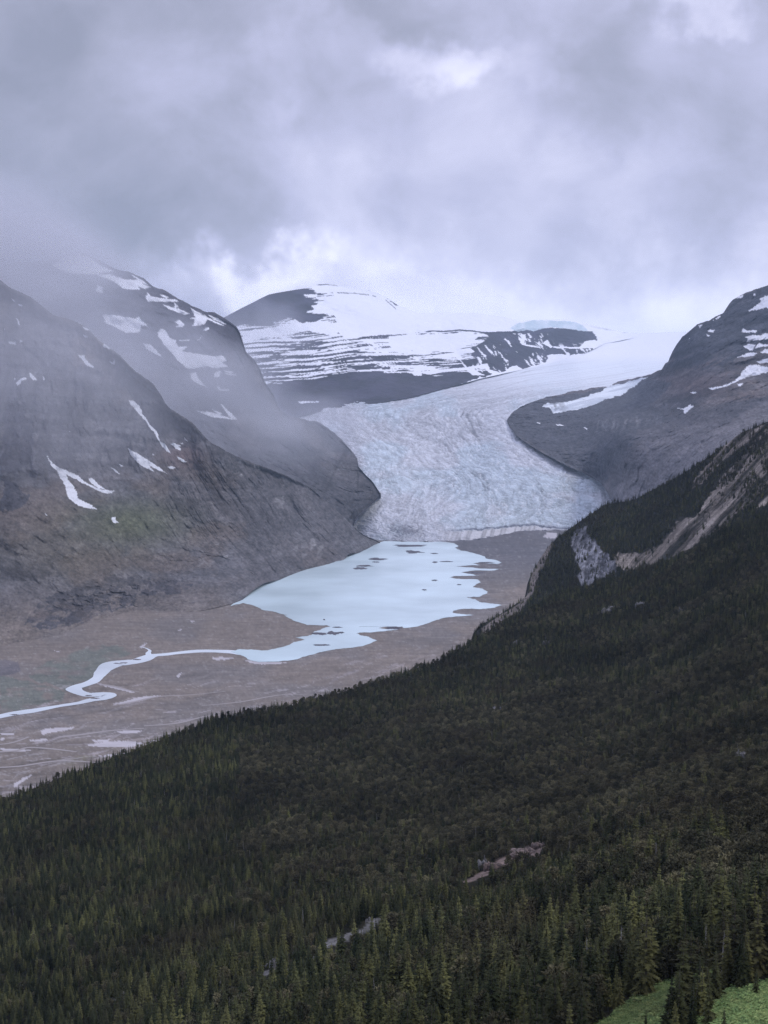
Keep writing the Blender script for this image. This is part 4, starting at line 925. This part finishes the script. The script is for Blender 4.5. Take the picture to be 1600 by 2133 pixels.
for (k, sd, h, r0, wh, per, pw) in specs:
    cm = fir_crown(sd, h, r0*1.25, wh, per, .02, pw, .12).mesh('fir_crown', M_FIR)
    T = Tri(); trunk_tris(T, h*.97, h*.016+.03, sd); tm = T.mesh('fir_trunk', M_BARK)
    protos.append(['fir', h, cm, tm])
for (sd, h, r0, nc) in [(31, 7.0, 2.1, 230), (32, 6.0, 2.3, 230), (33, 8.0, 2.0, 240)]:
    cm = pine_crown(sd, h, r0, nc).mesh('pine_crown', M_PINE)
    T = Tri(); trunk_tris(T, h*.85, .16, sd); tm = T.mesh('pine_trunk', M_BARK)
    protos.append(['pine', h, cm, tm])
snag_me = snag_tris(5, 8.0).mesh('dead_tree', M_DEAD)
def joined(cm, tm, name):
    def arr(me):
        v = np.empty(len(me.vertices)*3, np.float32); me.vertices.foreach_get('co', v)
        f = np.empty(len(me.loops), np.int32); me.loops.foreach_get('vertex_index', f); return v.reshape(-1, 3), f.reshape(-1, 3)
    v1, f1 = arr(cm); v2, f2 = arr(tm)
    me = make_mesh(name, np.vstack([v1, v2]), np.vstack([f1, f2+len(v1)]), None, False)
    me.materials.append(cm.materials[0]); me.materials.append(tm.materials[0])
    me.polygons.foreach_set('material_index', np.concatenate([np.zeros(len(f1), np.int32), np.ones(len(f2), np.int32)]))
    return me
kinds = bpy.data.collections.new('tree_kinds')
for i, (k, h, cm, tm) in enumerate(protos):
    o = bpy.data.objects.new('a%02d_%s_tree' % (i, k), joined(cm, tm, 'conifer')); kinds.objects.link(o)
o = bpy.data.objects.new('a%02d_dead_tree' % len(protos), snag_me); kinds.objects.link(o)
NSNAG = len(protos)

def scatter(G_, dens_fn, cell, seed, skip_rows=0):
    """world-uniform points on a sheet; returns positions and photo coords"""
    px, py, V, xs = G_
    r = np.random.default_rng(seed)
    a, b, c, d = V[:-1, :-1], V[1:, :-1], V[1:, 1:], V[:-1, 1:]
    area = .5*np.abs((c[..., 0]-a[..., 0])*(d[..., 1]-b[..., 1]) - (c[..., 1]-a[..., 1])*(d[..., 0]-b[..., 0]))
    area = np.maximum(area, .25*np.linalg.norm(np.cross(c-a, d-b), axis=-1)*.5)
    if skip_rows: area[:skip_rows] = 0
    tot = area.sum(); n = int(tot/(cell*cell)*2.2)
    idx = r.choice(area.size, n, p=(area/tot).ravel())
    i, j = np.unravel_index(idx, area.shape); u = r.random(n); v = r.random(n)
    def bl(A): 
        A = A if A.ndim == 3 else A[..., None]
        return (A[i, j]*((1-u)*(1-v))[:, None] + A[i+1, j]*(u*(1-v))[:, None] + A[i+1, j+1]*(u*v)[:, None] + A[i, j+1]*((1-u)*v)[:, None])
    p = bl(V); qx = bl(px)[:, 0]; qy = bl(py)[:, 0]
    keep = r.random(n) < dens_fn(qx, qy, p)
    p, qx, qy = p[keep], qx[keep], qy[keep]
    key = np.floor(p[:, 0]/cell).astype(np.int64)*1000003 + np.floor(p[:, 1]/cell).astype(np.int64)*1009 + (np.floor(p[:, 2]/cell*.7).astype(np.int64) if cell < 0 else 0)
    _, first = np.unique(key, return_index=True)
    return p[first], qx[first], qy[first]
def hdens(px, py, p):
    inside = (px > -120) & (px < 1720) & (py < 2330)
    d = np.ones(px.shape)
    wide = [[(x, y+14) for x, y in q] + [] for q in PINK]
    front = [[(x, y+dy) for x, y in q] for q in GREY + PINK for dy in (9, 18, 27, 36)]
    m = polys(px, py, front, 6, 5, .06); d *= (1 - .72*m)
    m = polys(px, py, PINK + wide + GREY, 4, 5, .06); d *= (1 - .95*m)
    m = polys(px, py, MEADOW, 6, 7, .03); d *= (1 - m)
    m = nearroad(px, py, [(430,2080),(500,2060),(575,2030),(640,2000),(700,1975),(790,1930),(860,1880)], 15); d = np.where(m, d*.25, d)
    cl = fbm(p[:, 0]*.02, p[:, 1]*.02, octv=3, seed=5); d *= np.clip(.95 + .6*cl, .3, 1); d *= .62 + .38*sstep(250, 520, p[:, 1])
    return d*inside
pH, xH, yH = scatter(HG, hdens, 3.0, 11)
def sdens(px, py, p):
    inside = (px < 1720)
    d = np.ones(px.shape)*.95
    m = polys(px, py, SCREE_P, 10, 5, .05); tp = polys(px, py, TREEPATCH, 6, 5, .05)
    d = np.where(m > .5, np.where(tp > .5, .9, .03 + .4*(fbm((px+.9*py)*.03, (py+.95*px)*.012, octv=3, seed=9) > .22)), d)
    d = np.where(polys(px, py, CLIFF_P, 11, 5, .07) > .5, .05, d)
    d = np.where(polys(px, py, EDGE_P, 3, 5, .05) > .5, .08, d)
    return d*inside
pS, xS, yS = scatter(SG, sdens, 3.6, 12)

def kind_of(px, py, p, r):
    """narrow firs near and in the valley, rounder pines across the mid slope"""
    n = len(px); nz = fbm(p[:, 0]*.012, p[:, 1]*.012, octv=3, seed=22)
    pr = .15 + .75*np.exp(-((py-1650)/200)**2)*sstep(150, 800, px) + .5*(nz > .1)
    pr = np.where(py > 1900, .10, pr); pr = np.where(p[:, 1] > 1500, .05, pr); pr = np.where((px < 500) & (py < 1900), .12, pr)
    isp = r.random(n) < pr
    k = np.where(isp, 6 + r.integers(0, 3, n), r.integers(0, 6, n))
    k = np.where(r.random(n) < .012, NSNAG, k)
    return k
rs = np.random.default_rng(5)
kH = kind_of(xH, yH, pH, rs); kS = kind_of(xS, yS, pS, rs)
scH = rs.uniform(.42, 1.15, len(kH)) * (1 + .18*fbm(pH[:, 0]*.01, pH[:, 1]*.01, octv=2, seed=6)); scS = rs.uniform(.5, .95, len(kS))
scH = np.where(kH >= 6, scH*rs.uniform(.7, 1.15, len(kH)), scH)
scH = scH * (1.12 - .30*sstep(260, 600, pH[:, 1]))
dist = np.linalg.norm(pH - [0, 0, CAMZ], axis=1)
# heights seen in the frame: nearest ones become individual trees
vis = (xH > -10) & (xH < 1610) & (yH < 2133 + 260*np.clip(200/dist, .2, 1.4))
sizes = np.array([q[1] for q in protos] + [8.0])[kH]*scH/dist
cand = np.where(vis & (kH < NSNAG))[0]; order = cand[np.argsort(-sizes[cand])]
HERO = [ # photo px, py of the foot, height px, kind, label
 (1398,2150,135,1,'broad dark fir standing alone on the lower edge of the green meadow'),
 (1443,2142,112,2,'slim dark fir with a thin pointed top between two broad firs on the meadow'),
 (1476,2138,118,1,'dark cone shaped fir growing where the two green meadow patches meet'),
 (1345,2080,215,5,'tallest ragged fir at the upper left edge of the green meadow'),
 (1512,2062,165,0,'dark layered fir at the upper right end of the green meadow'),
 (1548,2062,120,3,'broad fir just right of the layered fir above the meadow'),
 (1290,2105,85,4,'short broad fir at the lower left edge of the meadow'),
 (1575,2075,70,4,'small light green fir by the right frame edge above the meadow'),
 (1508,2150,60,4,'small fir top poking up in the middle of the lower meadow'),
 (1345,2150,55,2,'small fir tip at the bottom edge of the left meadow patch'),
]
hero_ids = []
NEAR = 300 - len(HERO) - 2
nearset = order[:NEAR]
rest = np.setdiff1d(np.arange(len(kH)), nearset)
print('TREES', len(pH), len(pS), 'near dist', dist[nearset].min(), dist[nearset].max())

def fnode(name, me):
    ng = bpy.data.node_groups.new(name, 'GeometryNodeTree')
    ng.interface.new_socket('Geometry', in_out='INPUT', socket_type='NodeSocketGeometry'); ng.interface.new_socket('Geometry', in_out='OUTPUT', socket_type='NodeSocketGeometry')
    return ng
def instancer(name, pos, rot, scl, idx, coll):
    me = bpy.data.meshes.new(name); me.vertices.add(len(pos)); me.vertices.foreach_set('co', pos.astype(np.float32).ravel())
    for an, ty, dat in (('rot', 'FLOAT_VECTOR', rot), ('scl', 'FLOAT_VECTOR', scl)):
        a = me.attributes.new(an, ty, 'POINT'); a.data.foreach_set('vector', dat.astype(np.float32).ravel())
    a = me.attributes.new('idx', 'INT', 'POINT'); a.data.foreach_set('value', idx.astype(np.int32))
    ob = link(name, me)
    ng = fnode(name+'_nodes', me); n = ng.nodes; l = ng.links
    gi = n.new('NodeGroupInput'); go = n.new('NodeGroupOutput'); ip = n.new('GeometryNodeInstanceOnPoints'); ci = n.new('GeometryNodeCollectionInfo')
    ci.inputs['Collection'].default_value = coll; ci.inputs['Separate Children'].default_value = True; ci.inputs['Reset Children'].default_value = True
    ip.inputs['Pick Instance'].default_value = True
    def na(an, ty):
        q = n.new('GeometryNodeInputNamedAttribute'); q.data_type = ty; q.inputs['Name'].default_value = an
        return [s for s in q.outputs if s.enabled and s.name == 'Attribute'][0]
    l.new(gi.outputs[0], ip.inputs['Points']); l.new(ci.outputs[0], ip.inputs['Instance']); l.new(na('idx', 'INT'), ip.inputs['Instance Index'])
    l.new(na('rot', 'FLOAT_VECTOR'), ip.inputs['Rotation']); l.new(na('scl', 'FLOAT_VECTOR'), ip.inputs['Scale']); l.new(ip.outputs[0], go.inputs[0])
    md = ob.modifiers.new('scatter', 'NODES'); md.node_group = ng
    return ob
def forest(name, pos, k, s, seed, label):
    r = np.random.default_rng(seed); n = len(pos)
    rot = np.stack([r.normal(0, .05, n), r.normal(0, .05, n), r.uniform(0, 6.28, n)], -1)
    scl = np.stack([s*r.uniform(.85, 1.2, n), s*r.uniform(.85, 1.2, n), s], -1)
    pos = pos - [0, 0, .3]
    return tag(instancer(name, pos, rot, scl, k, kinds), label, 'forest', None, 'stuff')
forest('forest', pH[rest], kH[rest], scH[rest], 1, 'dense dark conifer forest covering the long slope below the viewpoint')
forest('forest', pS, kS, scS, 2, 'farther conifer forest around the grey cliff and scree on the steep spur')

# individual trees
def tree_proto(i):
    k, h, cm, tm = protos[i]
    root = bpy.data.objects.new(k + '_tree', None); root.empty_display_size = .5
    c = bpy.data.objects.new('crown', cm); t = bpy.data.objects.new('trunk', tm)
    return root, c, t
TP = [tree_proto(i) for i in range(len(protos))]
def place_tree(i, loc, s, rz, label, group=None, sx=1.0, cat='tree'):
    root, c, t = TP[i]
    r2 = root.copy(); c2 = c.copy(); t2 = t.copy()
    for q in (r2, c2, t2): sc.collection.objects.link(q)
    c2.parent = r2; t2.parent = r2
    r2.location = loc; r2.rotation_euler = (0, 0, rz); r2.scale = (s*sx, s*sx, s)
    tag(r2, label, cat, group); return r2
hx, hy, hV, hxs = HG
def ground_at(px, py):
    Y = float(H(np.array([float(px)]), np.array([float(py)]))[0]); return P(px, py, Y)
for (x, y, hp, k, lab) in HERO:
    p = ground_at(x, y); h = hp/F*p[1]; place_tree(k, (p[0], p[1], p[2]-.3), h/protos[k][1], random.uniform(0, 6.28), lab, None, .82)
def region(x, y):
    if x > 1450 and y > 1990: return 'at the right edge beyond the green meadow'
    if y > 2060 and x < 1300: return 'along the bottom of the frame left of the green meadow'
    if x >= 1150: return 'in the crowded stand just above the green meadow'
    return 'in the crowded stand down the slope left of the meadow'
for i in nearset:
    k = int(kH[i]); p = pH[i]; reg = region(xH[i], yH[i])
    kd = {0: 'tall narrow dark fir', 1: 'full cone shaped dark fir', 2: 'slender spire topped fir', 3: 'broad heavy boughed fir', 4: 'short young fir', 5: 'ragged loose branched fir'}.get(k, 'rounded bushy pine')
    place_tree(k, (p[0], p[1], p[2]-.3), float(scH[i]), random.uniform(0, 6.28), kd + ' ' + reg, kd.replace('fir', 'firs').replace('pine', 'pines') + ' ' + reg, random.uniform(.9, 1.15))
# two special ones: rounded pine behind the meadow and a bare snag
p = ground_at(1400, 2045); place_tree(7, (p[0], p[1], p[2]-.3), .95, 1.0, 'rounded grey green pine leaning over the top of the green meadow', None, 1.15)

# ------------------------------------------------------------------ meadow cover
M_LEAF = foliage_mat('meadow_leaves', (.095,.15,.055), (.14,.20,.07), (.19,.23,.085), .25)
T = Tri(); rr = random.Random(3)
for k in range(60):
    a = rr.uniform(0, 6.28); r_ = rr.uniform(0, .5); p0 = np.array([r_*math.cos(a), r_*math.sin(a), 0]); b = rr.uniform(0, 6.28)
    d = np.array([math.cos(b), math.sin(b), 0]); s = np.array([-d[1], d[0], 0])*.07; hh = rr.uniform(.15, .45)
    T.tri(p0-s, p0+s, p0+d*.25+[0, 0, hh]); T.tri(p0+d*.2+s*1.5+[0, 0, hh*.8], p0+d*.2-s*1.5+[0, 0, hh*.8], p0+d*.42+[0, 0, hh*.6])
leafc = bpy.data.collections.new('leaf_kinds'); leafc.objects.link(bpy.data.objects.new('leaf_clump', T.mesh('leaf_clump', M_LEAF)))
def mdens(px, py, p): return polys(px, py, MEADOW, 8, 7, .03)*(py < 2300)*(px < 1720)
pM, xM, yM = scatter(HG, mdens, .55, 21)
print('MEADOW', len(pM))
nM = len(pM); sM = rs.uniform(.6, 1.5, nM)*(1+.5*fbm(pM[:, 0]*.3, pM[:, 1]*.3, octv=2, seed=2))
tag(instancer('meadow_plants', pM, np.stack([0*sM, 0*sM, rs.uniform(0, 6.28, nM)], -1), np.stack([sM, sM, sM], -1), np.zeros(nM), leafc), 'bright green leafy ground plants covering the small meadow', 'ground plants', None, 'stuff')

# ------------------------------------------------------------------ rock outcrops in the forest
def rock_mat(name, a, b):
    m, t, bs = mat(name); n = t.nodes; l = t.links; tcn = n.new('ShaderNodeNewGeometry'); q = n.new('ShaderNodeTexNoise'); q.inputs['Scale'].default_value = .8; q.inputs['Detail'].default_value = 7; q.inputs['Roughness'].default_value = .7
    l.new(tcn.outputs['Position'], q.inputs['Vector']); r = n.new('ShaderNodeValToRGB'); r.color_ramp.elements[0].position = .35; r.color_ramp.elements[0].color = a+(1,); r.color_ramp.elements[1].position = .68; r.color_ramp.elements[1].color = b+(1,)
    l.new(q.outputs['Fac'], r.inputs['Fac']); l.new(r.outputs['Color'], bs.inputs['Base Color']); bs.inputs['Roughness'].default_value = .95
    bp = n.new('ShaderNodeBump'); bp.inputs['Distance'].default_value = .4; l.new(q.outputs['Fac'], bp.inputs['Height']); l.new(bp.outputs[0], bs.inputs['Normal'])
    return m
M_GREY = rock_mat('grey_limestone', (.05,.05,.052), (.24,.235,.23)); M_PINKR = rock_mat('pinkish_rubble', (.06,.047,.042), (.22,.17,.15))
def outcrop(px, py, wpx, hpx, m, label, seed):
    p = ground_at(px, py); s = p[1]/F; rx = wpx*s*.5; rz = hpx*s
    r = np.random.default_rng(seed); nu, nv = 16, 9; n_ = 7 if wpx < 25 else 16
    u = np.linspace(0, 2*np.pi, nu, endpoint=False); v = np.linspace(-.5, 1, nv)*np.pi/2
    U, W_ = np.meshgrid(u, v); x = np.cos(W_)*np.cos(U); y = np.cos(W_)*np.sin(U); z = np.sin(W_)
    VV, FF = [], []
    i = np.arange(nu*nv).reshape(nv, nu); j = np.roll(i, -1, 1); f = np.stack([i[:-1], j[:-1], j[1:], i[1:]], -1).reshape(-1, 4)
    for q in range(n_):
        w_ = r.uniform(-1, 1); g = r.uniform(.16, .42)*(1 - .45*abs(w_)); ph = r.uniform(0, 50)
        k = 1 + .55*ridged(x*1.1+ph, y*1.1, z*1.3, octv=3, seed=seed+q)
        V = np.stack([x*k*rx*g + w_*rx, y*k*rx*g + r.uniform(-.35, .35)*rx, z*k*rz*r.uniform(.45, 1.0)], -1)
        V = np.round(V/(rz*.3))*(rz*.3)*.55 + V*.45
        V[..., 2] += w_*rx*.12
        VV.append(V.reshape(-1, 3)); FF.append(f + q*nu*nv)
    o = link('rock_outcrop', make_mesh('rock_outcrop', np.vstack(VV), np.vstack(FF), m, False), None, tuple(p)); o.rotation_euler = (0, 0, random.uniform(-.3, .3))
    return tag(o, label, 'rock', None)
OUT = [(1085,1778,56,10,M_PINKR,'pinkish rubble outcrop, the widest bare patch in the mid slope forest'),(1028,1806,36,9,M_PINKR,'small pink rubble patch just below left of the widest pink outcrop'),
 (1002,1803,22,14,M_GREY,'pale grey boulder left of the pink rubble in the mid slope forest'),(1120,1762,26,8,M_PINKR,'upper right end of the pink rubble strip in the forest'),
 (1205,1716,14,16,M_GREY,'pale narrow rock standing above the pink rubble strip'),(1080,1712,12,8,M_GREY,'small pale rock among trees above the pink rubble'),
 (876,1842,16,12,M_GREY,'lone pale rock left of the pink rubble strip'),(574,2022,26,22,M_GREY,'pale grey knob of rock at the lower middle of the forest'),
 (548,2016,34,6,M_GREY,'thin pale ledge left of the pale knob in the lower forest'),(614,1985,16,10,M_GREY,'small pale rock just above the pale knob in the lower forest'),
 (665,1968,22,10,M_GREY,'grey rock at the lower end of the long scree streak'),(715,1962,34,8,M_GREY,'grey rock in the middle of the long scree streak'),(775,1925,26,12,M_GREY,'grey rock at the upper right end of the long scree streak'),
 (455,2046,28,5,M_GREY,'thin pale ledge in the forest left of the pale knob'),(270,2072,26,8,M_GREY,'pale ledge of rock low in the left part of the forest'),
 (1035,1482,24,10,M_GREY,'greyish rock face showing in the upper middle forest'),(1545,1590,30,22,M_GREY,'blue grey rock face by the right edge of the forest'),
 (1268,1274,30,9,M_GREY,'grey broken rock band left of centre below the spur'),(1340,1262,34,8,M_GREY,'grey broken rock band right of centre below the spur'),(1420,1275,14,10,M_GREY,'small grey rock at the right end of the broken band'),
 (1075,1345,20,10,M_GREY,'small grey rock left in the upper forest below the spur'),(1140,1345,16,10,M_GREY,'small grey rock right in the upper forest below the spur')]
for k, a in enumerate(OUT): outcrop(*a, seed=k+2)

# ------------------------------------------------------------------ haze and cloud banks
def boxmesh(name, a, b):
    v = [(x, y, z) for x in (a[0], b[0]) for y in (a[1], b[1]) for z in (a[2], b[2])]
    f = [(0,1,3,2),(4,6,7,5),(0,4,5,1),(2,3,7,6),(0,2,6,4),(1,5,7,3)]
    me = bpy.data.meshes.new(name); me.from_pydata(v, [], f); me.update(); return me
m = bpy.data.materials.new('haze_air'); m.use_nodes = True; t = m.node_tree; t.nodes.clear(); out = t.nodes.new('ShaderNodeOutputMaterial')
pv = t.nodes.new('ShaderNodeVolumePrincipled'); pv.inputs['Color'].default_value = (.58, .77, 1.0, 1); pv.inputs['Density'].default_value = 2.5e-5; t.links.new(pv.outputs[0], out.inputs['Volume'])
hz = link('haze', boxmesh('haze', (-17000, -7000, -1300), (17000, 25000, 1750))); hz.data.materials.append(m); tag(hz, None, None, None, 'stuff')
def mist_mat(name, dens, nscale, thr, col=(.88, .9, .97)):
    m = bpy.data.materials.new(name); m.use_nodes = True; t = m.node_tree; t.nodes.clear(); n = t.nodes; l = t.links; out = n.new('ShaderNodeOutputMaterial')
    pv = n.new('ShaderNodeVolumePrincipled'); pv.inputs['Color'].default_value = col+(1,)
    tcn = n.new('ShaderNodeTexCoord'); ln = n.new('ShaderNodeVectorMath'); ln.operation = 'LENGTH'; l.new(tcn.outputs['Object'], ln.inputs[0])
    mr = n.new('ShaderNodeMapRange'); mr.interpolation_type = 'SMOOTHERSTEP'; mr.inputs['From Min'].default_value = 1.0; mr.inputs['From Max'].default_value = .15; l.new(ln.outputs['Value'], mr.inputs['Value'])
    geo = n.new('ShaderNodeNewGeometry'); q = n.new('ShaderNodeTexNoise'); q.inputs['Scale'].default_value = nscale; q.inputs['Detail'].default_value = 3; l.new(tcn.outputs['Object'], q.inputs['Vector'])
    m2 = n.new('ShaderNodeMapRange'); m2.inputs['From Min'].default_value = thr; m2.inputs['From Max'].default_value = thr+.3; l.new(q.outputs['Fac'], m2.inputs['Value'])
    mu = n.new('ShaderNodeMath'); mu.operation = 'MULTIPLY'; l.new(mr.outputs[0], mu.inputs[0]); l.new(m2.outputs[0], mu.inputs[1])
    m3 = n.new('ShaderNodeMath'); m3.operation = 'MULTIPLY'; l.new(mu.outputs[0], m3.inputs[0]); m3.inputs[1].default_value = dens; l.new(m3.outputs[0], pv.inputs['Density'])
    l.new(pv.outputs[0], out.inputs['Volume']); return m
import bmesh
def mist(px, py, Y, rx, rz, ry, dens, roll, seed, nscale=2.2, thr=.32):
    bm = bmesh.new(); bmesh.ops.create_icosphere(bm, subdivisions=3, radius=1.0); me = bpy.data.meshes.new('mist'); bm.to_mesh(me); bm.free()
    me.materials.append(mist_mat('mist_air', dens, nscale, thr))
    p = P(px, py, Y); o = link('mist', me, None, tuple(p)); o.scale = (rx/F*Y, ry, rz/F*Y); o.rotation_euler = (0, R(roll), random.uniform(-.2, .2))
    tag(o, None, None, None, 'stuff'); return o
mist(390, 790, 4150, 430, 210, 420, .0040, 35, 1)          # gully between the two left mountains
mist(50, 740, 2800, 540, 340, 330, .0030, 25, 2)           # thin veil in front of the near left face
mist(60, 520, 4500, 330, 130, 500, .0052, 15, 3)           # cloud on the second summit
mist(-50, 480, 3600, 420, 230, 700, .0034, 20, 4)
mist(540, 690, 7300, 180, 130, 600, .0012, 20, 5)         # over the far left shoulder
mist(640, 880, 4700, 190, 110, 500, .0018, 10, 6)
mist(830, 598, 9600, 230, 45, 900, .0006, 10, 8, 1.8, .25)   # cloud brushing the far summit
